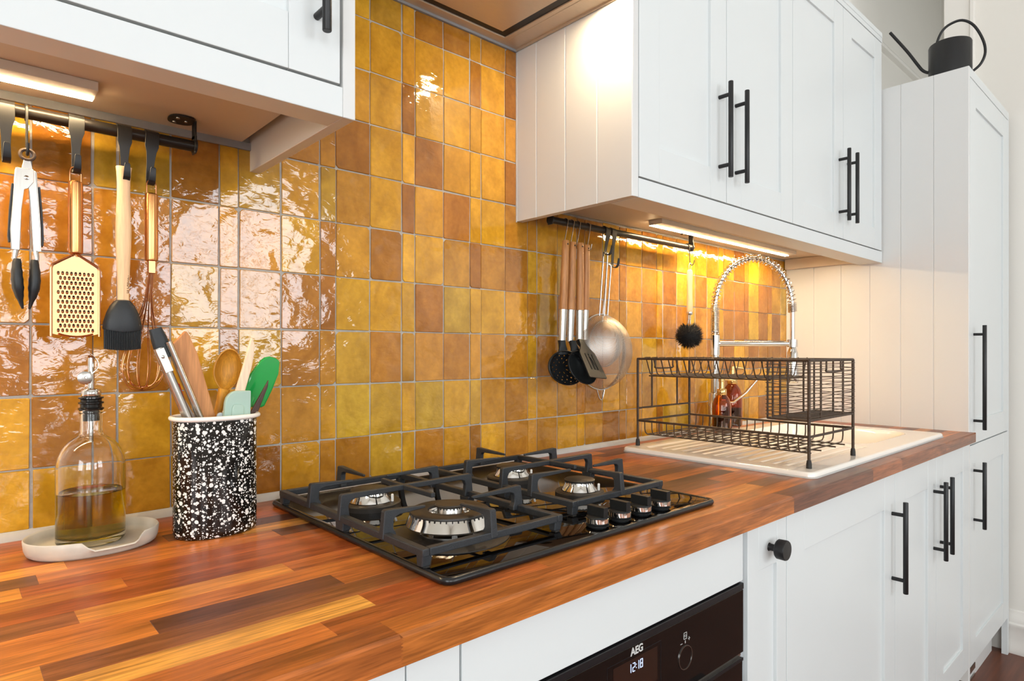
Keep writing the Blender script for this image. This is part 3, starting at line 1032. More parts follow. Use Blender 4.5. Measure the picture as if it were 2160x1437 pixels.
def stave(x0, x1, ya, yb, key, front=False, fl=False, fr_=False):
    zt, zb = WT, WT - 0.0305
    if not front:
        g = G().box(x0, x1, ya, yb, zb, zt)
        o = obj('stave', g, M['stave'], worktop, bev=0.00025)
    else:
        # front stave: eased top edge, finger-jointed ends
        n = 18

        def end(x, on, sgn):
            pts = []
            for k in range(n + 1):
                z = zb + (zt - zb) * k / n
                pts.append((x + (sgn * (0.0016 if k % 2 else -0.0016) if on else 0), z))
            return pts
        L = end(x0, fl, 1)
        R_ = end(x1, fr_, 1)
        lower = [(p[0], p[1]) for p in R_] + [(p[0], p[1]) for p in reversed(L)]
        ins = [(min(max(a, x0 - 1), x1 + 1), min(b, zt - 0.0035)) for a, b in lower]
        g = G().loft([[(a, ya, b) for a, b in ins], [(a, ya + 0.0035, b) for a, b in lower], [(a, yb, b) for a, b in lower]])
        o = obj('stave', g, M['stave'], worktop)
    c = S(WC[key])
    v = rw.uniform(0.9, 1.1)
    o.color = (c[0] * v, c[1] * v * rw.uniform(0.95, 1.04), c[2] * v, 1)


SX0, SX1, SY0, SY1 = 1.262, 2.178, -0.545, -0.105     # cut-out for the sink
for r in range(16):
    ya, yb = YF + r * PITCH, YF + (r + 1) * PITCH - 0.00005
    lst = list(ROWS[r])
    x = lst[-1][1]
    while x < XRW - 0.12:
        x = x + rw.uniform(0.24, 0.5)
        if x > XRW - 0.1:
            x = XRW
        lst.append((rw.choices('yloomrbbdk', [1, 3, 4, 4, 4, 4, 4, 3, 2.4, 1])[0] if x < 1.3 else rw.choices('lomrbd', [1, 2.2, 4, 4, 5, 3])[0], x))
    if lst[-1][1] < XRW:
        lst[-1] = (lst[-1][0], XRW)
    xa = XL
    for key, xb in lst:
        segs = [(xa, xb)]
        if yb > SY0 and ya < SY1:
            segs = []
            if xa < SX0:
                segs.append((xa, min(xb, SX0)))
            if xb > SX1:
                segs.append((max(xa, SX1), xb))
        for a, b in segs:
            if b - a > 0.01:
                stave(a, b - 0.00005, ya, yb, key, r == 0, r == 0 and round(xa, 3) in FINGER, r == 0 and round(xb, 3) in FINGER)
        xa = xb
# short end return in front of the tall cabinet
g = G().box(XT - 0.0009, XT + 0.004, YF, YT - 0.0015, WT - 0.0305, WT)
o = obj('stave', g, M['stave'], worktop, bev=0.001)
o.color = S(WC['b'])
# ================================================================ light strips, rails, hooks
def led_strip(name_label, x0, x1, y, zc):
    t = thing('led_strip', name_label, 'light', ((x0 + x1) / 2, y, zc))
    obj('housing', G().prism([(y - 0.038, zc), (y - 0.038, zc - 0.0125), (y - 0.005, zc - 0.0135), (y + 0.004, zc - 0.0135), (y + 0.006, zc)], 'x', x0, x1), M['ledhousing'], t, bev=0.0005)
    obj('diffuser', G().prism([(y - 0.0105, zc - 0.0130), (y - 0.0100, zc - 0.0146), (y + 0.0035, zc - 0.0142), (y + 0.0040, zc - 0.0130)], 'x', x0 + 0.001, x1 - 0.001), M['led'], t)
    return t


ZU = 1.5468        # underside of the wall cabinets
led_strip('lit warm light strip under the left wall cabinet', -0.55, 0.062, -0.088, ZU)
led_strip('lit warm light strip under the right-hand wall cabinets', 1.360, 2.195, -0.090, ZU)

RY, RR = -0.055, 0.0085       # rail axis


def rail(label, x0, x1, z, brackets):
    t = thing('utensil_rail', label, 'rail', ((x0 + x1) / 2, RY, z))
    obj('bar', G().lathe([(RR * 0.8, x0 + 0.0), (RR, x0 + 0.001), (RR, x1 - 0.001), (RR * 0.8, x1)], (0, RY, z), 'x', 20), M['blackrail'], t)
    for bx, s_ in brackets:
        g = G()
        g.box(bx - 0.0015, bx + 0.0015, RY - 0.008, RY + 0.008, z - 0.012, ZU - 0.0005)
        g.lathe([(0.0118, bx - 0.002), (0.0118, bx + 0.0025)], (0, RY, z), 'x', 20)
        g.box(bx - 0.0015, bx + 0.0015, RY - 0.0095, RY + 0.0095, z, z + 0.016)
        b = obj('bracket', g, M['black'], t, bev=0.0006)
        gp = G()
        px = bx - s_ * 0.018
        gp.loft([[(px + u, RY + v, zz) for u, v in sell(0.019, 0.021, 2.6, 20)] for zz in (ZU - 0.0004, ZU - 0.0034)])
        obj('plate', gp, M['black'], b, bev=0.0004)
        gs = G()
        for sx, sy in ((-0.008, -0.010), (-0.008, 0.011), (0.006, 0.0)):
            gs.lathe([(0.0032, ZU - 0.0034), (0.003, ZU - 0.0046), (0.0012, ZU - 0.005)], (px + sx, RY + sy, 0), 'z', 10)
        obj('screw', gs, M['steel'], b)
    return t


ZRL, ZRR = 1.5075, 1.5045
rail('black utensil rail under the left wall cabinet', -0.42, 0.2015, ZRL, ((0.2005, 1), (-0.40, -1)))
rail('black utensil rail under the right-hand wall cabinets, by the sink', 0.999, 1.6215, ZRR, ((1.0005, -1), (1.6205, 1)))


def strap_hook(x, z, label, tilt=0.0, zl=1.432):
    t = thing('strap_hook', label, 'hook', (x, RY, z + RR), 'flat black rail hooks')
    y = RY
    r = RR + 0.0012
    W = 0.0185
    pts = [(y + r * cos(radians(a)), z + r * sin(radians(a)), W) for a in (-25, 10, 40, 70, 100, 130, 160, 180)]
    pts += [(y - r, z - 0.010, W), (y - r, z - 0.016, W), (y - r + 0.001, z - 0.024, 0.0135), (y - r + 0.003, z - 0.040, 0.0105), (y - r + 0.004, zl + 0.012, 0.0095)]
    yc = y - r + 0.004 - 0.010
    pts += [(yc + 0.010 * cos(radians(a)), zl + 0.0105 + 0.010 * sin(radians(a)), 0.009) for a in (-30, -60, -90, -120, -150)]
    pts += [(yc - 0.0104, zl + 0.014, 0.0082), (yc - 0.0112, zl + 0.022, 0.0074), (yc - 0.011, zl + 0.0245, 0.0055)]
    g = G().ribbon(pts, 0, 0.0016)
    if tilt:
        g.xform(Matrix.Translation((0, 0, z)) @ Matrix.Rotation(tilt, 4, 'Y') @ Matrix.Translation((0, 0, -z)))
    g.xform(Matrix.Translation((x, 0, 0)))
    obj('strap', g, M['black'], t, bev=0.0003)
    return t


strap_hook(-0.0313, ZRL, 'flat black rail hook at the left edge, holding nothing, left of the tongs', radians(0))
strap_hook(0.0460, ZRL, 'flat black rail hook holding the copper grater', radians(1))
strap_hook(0.1040, ZRL, 'flat black rail hook holding the pastry brush', radians(0))
strap_hook(0.1400, ZRL, 'flat black rail hook holding the copper whisk', radians(3))
strap_hook(1.2095, ZRR, 'flat black rail hook holding the large strainer', radians(8), zl=1.436)
strap_hook(1.2350, ZRR, 'flat black rail hook holding the small strainer behind', radians(3), zl=1.406)


def s_hook(x, z, label, zl, m='steel', r=0.0013, sway=0.0, dy=0.0, lower=0.007, group='wire s-hooks on the rails', flip=1):
    t = thing('s_hook', label, 'hook', (x, RY, z + RR), group)
    ru = RR + r
    pts = [(x, RY + ru * cos(radians(a)) * flip, z + ru * sin(radians(a))) for a in (-60, -20, 20, 60, 100, 140, 175)]
    pts += [(x + sway * 0.5, RY - flip * ru * 0.9 + dy * 0.4, (z + zl) / 2)]
    yl = RY - flip * ru * 0.9 + dy
    cy = yl - flip * (-0.0) + 0.0
    pts += [(x + sway, cy + flip * 0.0, zl + lower)]
    for a in (20, 60, 100, 140, 175):
        pts.append((x + sway, cy - flip * lower + flip * lower * cos(radians(a)), zl + lower - lower * sin(radians(a))))
    pts.append((x + sway, cy - flip * 2 * lower - flip * 0.002, zl + lower + 0.008))
    obj('wire', G().tube(cr(pts, 3), r, 8), M[m], t)
    return t


s_hook(-0.0096, ZRL, 'round black wire hook holding the steel tongs', 1.4465, 'black', 0.0017, dy=-0.002, lower=0.006)
s_hook(1.0530, ZRR, 'steel wire s-hook holding the slotted skimmer, left end of the rail', 1.438, sway=-0.0155)
s_hook(1.0755, ZRR, 'steel wire s-hook holding the serving ladle', 1.439, sway=-0.0145)
s_hook(1.0985, ZRR, 'steel wire s-hook holding the slotted turner', 1.440, sway=-0.0145)
s_hook(1.1370, ZRR, 'steel wire s-hook holding the thin wooden handle behind the turner', 1.441, sway=-0.012)
s_hook(1.5960, ZRR, 'black wire s-hook holding the round dish brush', 1.4475, 'black', 0.0013, sway=0.006, lower=0.006)

# ================================================================ utensils on the left rail
YH = RY - RR - 0.0012 + 0.004 - 0.010      # where the lower hook bends hold things
# ---- tongs
tx, ty = -0.0098, -0.0722
t = thing('kitchen_tongs', 'steel kitchen tongs with black tips hanging at the left', 'tongs', (tx, ty, 1.24))
obj('hanging_ring', G().tube([(tx + 0.0075 * cos(a) * 1.0, ty, 1.4465 + 0.0068 * sin(a)) for a in [2 * pi * k / 24 for k in range(24)]], 0.0023, 8, closed=True), M['brownrubber'], t)
obj('pull_tab', G().prism([(tx - 0.0035, 1.4395), (tx + 0.0035, 1.4395), (tx + 0.0075, 1.420), (tx - 0.0075, 1.420)], 'y', ty - 0.001, ty + 0.0005), M['steel'], t, bev=0.0003)
for s_ in (-1, 1):
    # channel-shaped arm
    top = (tx + s_ * 0.001 - 0.0008, 1.4265)
    c0 = [(tx - 0.0112, 1.4265), (tx + 0.0088, 1.4265)]
    if s_ < 0:
        pr_ = [(tx - 0.0125, 1.4265), (tx + 0.0065, 1.4265), (tx + 0.0065, 1.410), (tx + 0.0005, 1.4005), (tx - 0.0035, 1.3985), (tx - 0.0065, 1.372), (tx - 0.0085, 1.318), (tx - 0.0165, 1.318), (tx - 0.0178, 1.345)]
    else:
        pr_ = [(tx - 0.004, 1.4255), (tx + 0.0092, 1.4255), (tx + 0.0115, 1.385), (tx + 0.0135, 1.35), (tx + 0.0140, 1.318), (tx + 0.0062, 1.318), (tx + 0.0035, 1.372), (tx + 0.001, 1.4005)]
    g = G().prism(pr_, 'y', ty - (0.0065 if s_ < 0 else 0.0045), ty - (0.0050 if s_ < 0 else 0.003))
    # folded sides
    out_ = [(tx - 0.0125, 1.424), (tx - 0.0150, 1.385), (tx - 0.0178, 1.345), (tx - 0.0165, 1.318)] if s_ < 0 else [(tx + 0.0092, 1.424), (tx + 0.0115, 1.385), (tx + 0.0135, 1.35), (tx + 0.0140, 1.318)]
    g.sweep([(a, ty - 0.001, b) for a, b in out_], [(-0.0007, -0.004), (0.0007, -0.004), (0.0007, 0.004), (-0.0007, 0.004)], up=(0, 1, 0))
    inn = [(tx - 0.0045, 1.398), (tx - 0.0065, 1.372), (tx - 0.0085, 1.318)] if s_ < 0 else [(tx + 0.0018, 1.398), (tx + 0.0035, 1.372), (tx + 0.0062, 1.318)]
    g.sweep([(a, ty - 0.001, b) for a, b in inn], [(-0.0005, -0.004), (0.0005, -0.004), (0.0005, 0.004), (-0.0005, 0.004)], up=(0, 1, 0))
    arm = obj('arm', g, M['steel'], t, bev=0.0004)
    gx = [(tx - 0.0155, 1.405), (tx - 0.0180, 1.37), (tx - 0.0195, 1.335), (tx - 0.0185, 1.328)] if s_ < 0 else [(tx + 0.0125, 1.405), (tx + 0.0150, 1.37), (tx + 0.0165, 1.335), (tx + 0.0160, 1.326)]
    obj('grip', G().sweep([(a, ty + 0.001, b) for a, b in gx], [(-0.0011, -0.006), (0.0011, -0.006), (0.0011, 0.006), (-0.0011, 0.006)], up=(0, 1, 0)), M['silicone'], arm, bev=0.0004)
    # neck and silicone tip
    nx = tx - 0.0118 if s_ < 0 else tx + 0.0088
    obj('neck', G().tube([(nx, ty - 0.002, 1.319), (nx + s_ * 0.0015, ty - 0.002, 1.308), (nx + s_ * 0.0005, ty - 0.002, 1.30)], [0.0035, 0.0026, 0.0028], 8), M['steel'], arm)
    tip = []
    sc = []
    for k in range(13):
        u = k / 12
        zt_ = 1.3065 - u * 0.0655
        xc = (tx - 0.0108 + 0.0008 * sin(pi * u) * -1 + 0.0060 * u ** 2.2) if s_ < 0 else (tx + 0.0072 + 0.0014 * sin(pi * u) - 0.0052 * u ** 2.2)
        tip.append((xc, ty - 0.002, zt_))
        wv = (0.0040 + 0.0024 * sin(pi * min(1, u * 1.1)) - 0.0028 * max(0, u - 0.6) / 0.4) + (0.0005 if k % 2 else 0)
        sc.append((wv / 0.005, 1.45 * (wv / 0.005)))
    obj('tip', G().sweep(tip, sell(0.005, 0.0062, 2.5, 14), up=(0, 1, 0), scale=sc), M['silicone'], arm)
obj('rivet', G().lathe([(0.0030, ty - 0.0065), (0.0026, ty - 0.0078), (0.0001, ty - 0.0083)], (tx - 0.0012, 0, 1.4145), 'y', 14, caps=False), M['chrome'], t)

# ---- grater
gx0, gyy = 0.0438, YH
t = thing('hand_grater', 'copper hand grater hanging between the tongs and the pastry brush', 'grater', (gx0, gyy, 1.205))
obj('handle', G().lathe([(0.0070, 1.4205), (0.0086, 1.4190), (0.0088, 1.4165), (0.0088, 1.3235), (0.0084, 1.3212), (0.0066, 1.3200)], (gx0, gyy, 0), 'z', 24), M['copperbrush'], t)
obj('hanging_loop', G().tube(cr([(gx0 - 0.0064, gyy, 1.4195), (gx0 - 0.0064, gyy, 1.432), (gx0 - 0.0045, gyy, 1.4385), (gx0, gyy, 1.4405), (gx0 + 0.0045, gyy, 1.4385), (gx0 + 0.0064, gyy, 1.432), (gx0 + 0.0064, gyy, 1.4195)], 4), 0.0012, 8), M['copper'], t)
zs0, zs1 = 1.2060, 1.3055
wf = [(gx0 - 0.0277, gyy, zs0 - 0.0005), (gx0 - 0.0277, gyy, 1.298), (gx0 - 0.0262, gyy, 1.3035), (gx0 - 0.022, gyy, 1.3062), (gx0 - 0.006, gyy, 1.3165), (gx0 - 0.0015, gyy, 1.3205)]
fw = G().tube(wf, 0.0019, 8)
fw.tube([(2 * gx0 - a, b, c) for a, b, c in wf], 0.0019, 8)
obj('wire_frame', fw, M['copper'], t)
# plate with an arched lower edge and a bent lip
pl = []
for k in range(13):
    u = -1 + 2 * k / 12
    pl.append((gx0 + u * 0.0262, zs0 - 0.004 * (1 - u * u) + 0.003))
pl += [(gx0 + 0.0262, 1.300), (gx0 + 0.021, 1.3045), (gx0 + 0.004, 1.3160), (gx0 - 0.004, 1.3160), (gx0 - 0.021, 1.3045), (gx0 - 0.0262, 1.300)]
plate = obj('plate', G().prism(pl, 'y', gyy - 0.0006, gyy + 0.0003), M['copper'], t)
obj('bottom_lip', G().tube([(gx0 - 0.0200 + 0.040 * k / 12, gyy - 0.0022, zs0 + 0.003 - 0.0038 * (1 - (2 * k / 12 - 1) ** 2)) for k in range(13)], 0.0014, 6), M['copper'], plate)
teeth, holes = G(), G()
for rI in range(13):
    n = 9 if rI % 2 == 0 else 8
    zz = 1.2925 - rI * 0.00655
    for k in range(n):
        xx = gx0 - 0.0198 + (k + (0 if n == 9 else 0.5)) * 0.00495
        rg = []
        for (rr, yy) in ((1.0, 0), (0.75, 0.0010), (0.25, 0.0016)):
            rg.append([(xx + rr * 0.0018 * cos(a), gyy - 0.0005 - yy, zz - 0.0008 + rr * 0.0024 * sin(a)) for a in [2 * pi * q / 7 for q in range(7)]])
        teeth.loft(rg, cap0=False)
        holes.add([(xx + 0.00155 * cos(a), gyy - 0.0009 - (0.0013 if sin(a) < 0 else 0), zz + 0.0008 + 0.0017 * sin(a)) for a in [2 * pi * q / 8 for q in range(8)]], [tuple(range(8))])
tag(obj('teeth', teeth, M['copper'], plate), kind='stuff')
tag(obj('tooth_holes', holes, M['dark'], plate), kind='stuff')

# ---- pastry brush
bx, by = 0.1018, YH
t = thing('pastry_brush', 'pastry brush with pale wooden handle and black silicone head', 'brush', (bx, by, 1.187))
prof = [(1.4522, 0.0098), (1.4515, 0.0102), (1.445, 0.0094), (1.430, 0.0084), (1.410, 0.0084), (1.385, 0.0096), (1.360, 0.0102), (1.335, 0.0098), (1.305, 0.0084), (1.280, 0.0076), (1.262, 0.0074), (1.250, 0.0074)]
obj('handle', G().loft([[(bx - 0.0004 * i / 4 + u, by + v * 0.62, z) for u, v in sell(r, r, 2.6, 20)] for i, (z, r) in enumerate(prof)]), M['palewood'], t, bev=0)
obj('hanging_hole', G().lathe([(0.0034, by - 0.0062), (0.0034, by - 0.0052)], (bx + 0.0012, 0, 1.4365), 'y', 16), M['dark'], t)
hx_ = bx - 0.0018
hd = []
for z, w, d in ((1.2590, 0.0070, 0.0062), (1.2575, 0.0105, 0.0085), (1.250, 0.0160, 0.0105), (1.240, 0.0203, 0.0118), (1.228, 0.0236, 0.0124), (1.2185, 0.0247, 0.0124), (1.2165, 0.0244, 0.012)):
    hd.append([(hx_ + u, by + v, z - (0.004 * (1 - abs(u / w) ** 1.6) if z < 1.22 else 0)) for u, v in sell(w, d, 2.4, 32)])
obj('head', G().loft(hd), M['silicone'], t)
br = G()
for k in range(22):
    u = -1 + 2 * (k + 0.5) / 22
    xx = hx_ + u * 0.0228
    for yy in (-0.0085, -0.003, 0.003, 0.0085):
        y_ = by + yy * sqrt(max(0.1, 1 - u * u * 0.75))
        zb_ = 1.1885 - 0.0022 * (1 - u * u)
        br.tube([(xx, y_, 1.2178), (xx * 1.0 + u * 0.0002, y_, zb_)], [0.00088, 0.0006], 5)
tag(obj('bristles', br, M['silicone'], t), kind='stuff')
g, w = text_g('LE CREUSET', 0.0048, (0, 0, 0), (0, 0, 1), (-1, 0, 0), depth=0.0001, bold=0.00012)
k = 0.0265 / w
yf_ = by - 0.0078 * 0.62
for v in g.v:
    v.z *= k
    v.x *= 1.0
g.xform(Matrix.Translation((bx + 0.0052, yf_ + 0.0006, 1.2690)))
obj('handle_print', g, M['inkbrown'], t, flat=True)

# ---- whisk
wx_, wy = 0.1372, YH
t = thing('whisk', 'copper balloon whisk hanging right of the pastry brush', 'whisk', (wx_, wy, 1.13))
obj('handle', G().lathe([(0.0070, 1.4195), (0.0086, 1.418), (0.0089, 1.4155), (0.0089, 1.3225), (0.0085, 1.320), (0.0066, 1.3190)], (wx_, wy, 0), 'z', 24), M['copperbrush'], t)
obj('hanging_loop', G().tube(cr([(wx_ - 0.006, wy, 1.4185), (wx_ - 0.006, wy, 1.432), (wx_ - 0.004, wy, 1.4375), (wx_, wy, 1.4392), (wx_ + 0.004, wy, 1.4375), (wx_ + 0.006, wy, 1.432), (wx_ + 0.006, wy, 1.4185)], 4), 0.0011, 8), M['copper'], t)
obj('ferrule', G().prism(rrect(wx_ - 0.0046, wx_ + 0.0046, 1.3010, 1.3195, 0.0005, 2), 'y', wy - 0.0042, wy + 0.0042), M['copper'], t, bev=0.0006)
for k in range(6):
    a = radians(12 + 30 * k)
    ca, sa = cos(a), sin(a)
    half = [(0.0030, 1.302), (0.0034, 1.285), (0.0046, 1.262), (0.0095, 1.235), (0.0195, 1.200), (0.0275, 1.172), (0.0285, 1.152), (0.0215, 1.134), (0.0085, 1.1265)]
    lean = -0.006
    pts = []
    for r_, z in half:
        pts.append((wx_ + r_ * ca + lean * (1.302 - z) / 0.17, wy + r_ * sa * 0.5 + 0.025 * min(1, (1.302 - z) / 0.09), z + 0.0012 * k))
    for r_, z in reversed(half):
        pts.append((wx_ - r_ * ca + lean * (1.302 - z) / 0.17, wy - r_ * sa * 0.5 + 0.025 * min(1, (1.302 - z) / 0.09), z + 0.0012 * k))
    obj('wire_loop', G().tube(cr(pts, 4), 0.00062, 6), M['copper'], t)

# ================================================================ utensils on the right rail
YU = RY - RR - 0.007 - 0.004


def wood_handle(t, x, y, zt, zm, zb, lean=0.0):
    """oak handle from zt to zm, steel neck down to zb"""
    obj('handle', G().loft([[(x + lean * (zt - z) + u, y + v, z) for u, v in sell(r, r * 0.85, 2.3, 18)] for z, r in ((zt, 0.0072), (zt - 0.0015, 0.0082), (zt - 0.03, 0.0092), ((zt + zm) / 2, 0.0100), (zm + 0.02, 0.0103), (zm, 0.0102))]), M['oak'], t)
    obj('handle_hole', G().lathe([(0.0022, y - 0.0074), (0.0022, y - 0.0060)], (x + lean * 0.008, 0, zt - 0.0095), 'y', 12), M['dark'], t)
    obj('neck', G().loft([[(x + lean * (zt - z) + u, y + v, z) for u, v in sell(r, r * 0.85, 2.2, 18)] for z, r in ((zm - 0.0004, 0.0101), (zm - 0.02, 0.0098), (zb, 0.0090))]), M['steel'], t)
    return x + lean * (zt - zb)


def bowl_head(t, name, x, y, z, mt, depth=0.030, rx=0.043, rz=0.052, holes=False, yaw=0.0, tilt=0.0):
    """ladle bowl below the neck end (x, y, z); yaw turns its rounded back, tilt swings it into the room"""
    cz = z - 0.022 - rz
    g = G()
    N = 48 if holes else 30
    K = 14 if holes else 9
    outer = []
    for i in range(K):
        ph = (pi / 2) * i / (K - 0.7)
        outer.append([(rx * cos(ph) * cos(a), 0.010 - depth * sin(ph), cz - z + rz * cos(ph) * sin(a)) for a in [2 * pi * k / N for k in range(N)]])
    inn = [[(p[0] * 0.955, p[1] + 0.0017, (p[2] - (cz - z)) * 0.955 + cz - z) for p in r] for r in outer]
    rings = list(reversed(inn)) + outer
    g.loft(rings, cap0=True, cap1=True)
    if holes:
        drop = set()
        for i in range(2, K - 2):
            if i % 2:
                continue
            st = 3 if i < 7 else 4 if i < 10 else 6
            for k in range(0, N, st):
                drop.add((i, (k + (i // 2 % 2) * (st // 2)) % N))
        keep = []
        for n_, f in enumerate(g.f):
            i, k = divmod(n_, N)
            if i < 2 * K - 1:
                layer = i - K if i >= K else K - 2 - i
                if (layer, k) in drop and i != K - 1:
                    continue
            keep.append(f)
        g.f = keep
    # stem from the neck into the bowl
    st = G().sweep([(0, 0, 0.002), (0, 0, -0.008), (0, 0.001, -0.018), (0, 0.000, -0.032)], sell(0.0092, 0.0085, 2.5, 14), up=(0, 1, 0), scale=[(1, 1), (1.0, 0.95), (1.3, 0.5), (1.8, 0.26)])
    Sh = Matrix.Identity(4)
    Sh[1][2] = tilt
    X = Matrix.Translation((x, y, z)) @ Sh @ Matrix.Rotation(yaw, 4, 'Z')
    obj(name, g.xform(X), mt, t)
    obj('stem', st.xform(X), mt, t)


t = thing('skimmer', 'black slotted skimmer with oak handle, leftmost on the right-hand rail', 'skimmer', (1.030, YU, 1.10))
xe = wood_handle(t, 1.0345, YU, 1.4555, 1.287, 1.209, lean=-0.055)
bowl_head(t, 'skimmer_bowl', xe - 0.003, YU - 0.002, 1.209, M['nylon'], 0.026, 0.053, 0.042, holes=True, yaw=radians(168), tilt=0.16)
t = thing('serving_ladle', 'black ladle with oak handle, between the skimmer and the slotted turner', 'ladle', (1.058, YU, 1.10))
xe = wood_handle(t, 1.0600, YU, 1.4545, 1.287, 1.209, lean=-0.045)
bowl_head(t, 'ladle_bowl', xe + 0.002, YU - 0.006, 1.209, M['nylon'], 0.022, 0.040, 0.041, yaw=radians(168), tilt=0.42)
t = thing('slotted_turner', 'black slotted turner with oak handle, beside the large strainer', 'spatula', (1.10, YU, 1.10))
xe = wood_handle(t, 1.0840, YU - 0.003, 1.4545, 1.287, 1.209, lean=-0.012)
# blade: flat, angled, with three slots
bl = [(-0.010, 0.0), (0.010, 0.0), (0.014, -0.018), (0.0345, -0.040), (0.0400, -0.105), (0.0365, -0.1075), (-0.0365, -0.1075), (-0.040, -0.105), (-0.0345, -0.040), (-0.014, -0.018)]
bm_rot = Matrix.Translation((xe - 0.004, YU - 0.012, 1.212)) @ Matrix.Rotation(radians(-31), 4, 'X') @ Matrix.Rotation(radians(10), 4, 'Z')
g = G()
xsl = [-0.0400, -0.0165, -0.0125, -0.002, 0.002, 0.0125, 0.0165, 0.0400]
yb0, yb1 = -0.0014, 0.0014
g.prism([(-0.010, 0.002), (0.010, 0.002), (0.0145, -0.016), (0.0330, -0.036), (0.0346, -0.040), (-0.0346, -0.040), (-0.0330, -0.036), (-0.0145, -0.016)], 'y', yb0, yb1)
for a, b in ((-0.0346, -0.0165), (-0.0125, -0.002), (0.002, 0.0125), (0.0165, 0.0346)):
    e0 = -0.0383 if a < -0.03 else a
    e1 = 0.0383 if b > 0.03 else b
    g.prism([(a, -0.040), (b, -0.040), (e1, -0.085), (e0, -0.085)], 'y', yb0, yb1)
g.prism([(-0.0383, -0.085), (0.0383, -0.085), (0.0396, -0.1045), (0.0370, -0.107), (-0.0370, -0.107), (-0.0396, -0.1045)], 'y', yb0, yb1)
g.xform(bm_rot)
obj('blade', g, M['nylon'], t)
obj('stem', G().sweep([(xe, YU - 0.003, 1.2115), (xe - 0.001, YU - 0.007, 1.205), (xe - 0.003, YU - 0.018, 1.194)], sell(0.0093, 0.008, 2.5, 14), up=(0, 1, 0), scale=[(1, 1), (1.1, 0.85), (1.45, 0.35)]), M['nylon'], t)
t = thing('spaghetti_server', 'dark utensil with thin oak handle, hanging behind the slotted turner', 'server', (1.10, YU, 1.12))
xe = wood_handle(t, 1.1270, YU + 0.014, 1.4565, 1.290, 1.212, lean=-0.030)
bowl_head(t, 'server_bowl', xe, YU + 0.012, 1.212, M['nylon'], 0.012, 0.016, 0.034, yaw=radians(-75), tilt=0.0)


# ---- strainers
def strainer(label, x, y, z, R, depth, ztop, hx0, foot, group=None):
    t = thing('strainer', label, 'strainer', (x, y, z - R), group)
    rg = []
    for a in [2 * pi * k / 48 for k in range(48)]:
        rg.append((x + R * cos(a), y, z + R * sin(a)))
    obj('rim', G().sweep(rg + rg[:2], [(-0.0045, -0.0012), (0.0045, -0.0012), (0.0045, 0.0012), (-0.0045, 0.0012)], up=(0, 1, 0)) if False else G().loft(
        [[(x + (R + dr) * cos(a), y + dy, z + (R + dr) * sin(a)) for a in [2 * pi * k / 56 for k in range(56)]] for dr, dy in ((0, -0.005), (0.0026, -0.005), (0.0026, 0.005), (0, 0.005))], loop=True), M['steel'], t)
    N = 40
    rings = []
    for i in range(11):
        ph = (pi / 2) * i / 10.4
        rings.append([(x + (R - 0.0008) * cos(ph) * cos(a), y - depth * sin(ph), z + (R - 0.0008) * cos(ph) * sin(a)) for a in [2 * pi * k / N for k in range(N)]])
    obj('mesh_bowl', G().loft(rings, cap0=False, cap1=True), M['wiremesh'], t)
    w0 = 0.0085
    zt0 = z + sqrt(R * R - w0 * w0) - 0.004
    pts = [(x - w0 * 1.15, y - 0.004, zt0), (x - w0 * 1.05 + (hx0 - x) * 0.5, y - 0.004, (zt0 + ztop) / 2), (hx0 - w0 * 0.95, y - 0.003, ztop - 0.010), (hx0 - w0 * 0.6, y - 0.003, ztop - 0.002), (hx0, y - 0.003, ztop), (hx0 + w0 * 0.6, y - 0.003, ztop - 0.002), (hx0 + w0 * 0.95, y - 0.003, ztop - 0.010), (x + w0 * 1.05 + (hx0 - x) * 0.5, y - 0.004, (zt0 + ztop) / 2), (x + w0 * 1.15, y - 0.004, zt0)]
    obj('handle', G().tube(cr(pts, 5), 0.0021, 8), M['steel'], t)
    if foot:
        zb = z - R
        p = [(x - 0.017, y, zb + 0.003), (x - 0.010, y - 0.001, zb - 0.016), (x - 0.004, y - 0.002, zb - 0.027), (x + 0.004, y - 0.002, zb - 0.027), (x + 0.010, y - 0.001, zb - 0.016), (x + 0.017, y, zb + 0.003)]
        obj('rest_loop', G().tube(cr(p, 5), 0.0020, 8), M['steel'], t)
    return t


strainer('large round steel strainer with a wire rest loop, on the right-hand rail', 1.191, -0.053, 1.183, 0.098, 0.074, 1.4475, 1.2075, True, 'steel strainers')
strainer('small steel strainer nested inside the large round strainer', 1.216, -0.042, 1.205, 0.060, 0.045, 1.418, 1.2350, False, 'steel strainers')

# ---- dish brush
dx_, dy_ = 1.595, -0.064
t = thing('dish_brush', 'round dish brush with black bristles and a pale handle, near the tap', 'brush', (dx_, dy_, 1.19))
obj('handle', G().lathe([(0.0052, 1.4335), (0.0072, 1.432), (0.0088, 1.425), (0.0087, 1.41), (0.0078, 1.385), (0.0080, 1.355), (0.0092, 1.325), (0.0093, 1.308), (0.0085, 1.303)], (dx_ + 0.004, dy_, 0), 'z', 20), M['palewood'], t)
obj('cord_loop', G().tube(cr([(dx_ + 0.002, dy_, 1.431), (dx_ - 0.004, dy_ - 0.002, 1.444), (dx_ + 0.001, dy_ - 0.003, 1.4535), (dx_ + 0.012, dy_ - 0.002, 1.449), (dx_ + 0.010, dy_, 1.438), (dx_ + 0.006, dy_, 1.431)], 4), 0.0013, 6), M['whitewood'], t)
obj('ferrule', G().lathe([(0.0088, 1.3045), (0.0090, 1.303), (0.0090, 1.297), (0.0080, 1.2955)], (dx_ + 0.003, dy_, 0), 'z', 18), M['chrome'], t)
wn = G()
for s_ in (-1, 1):
    wn.tube([(dx_ + 0.003 + s_ * 0.0045, dy_, 1.298), (dx_ + 0.002 + s_ * 0.0045, dy_, 1.284), (dx_ + s_ * 0.006, dy_, 1.268)], 0.0017, 8)
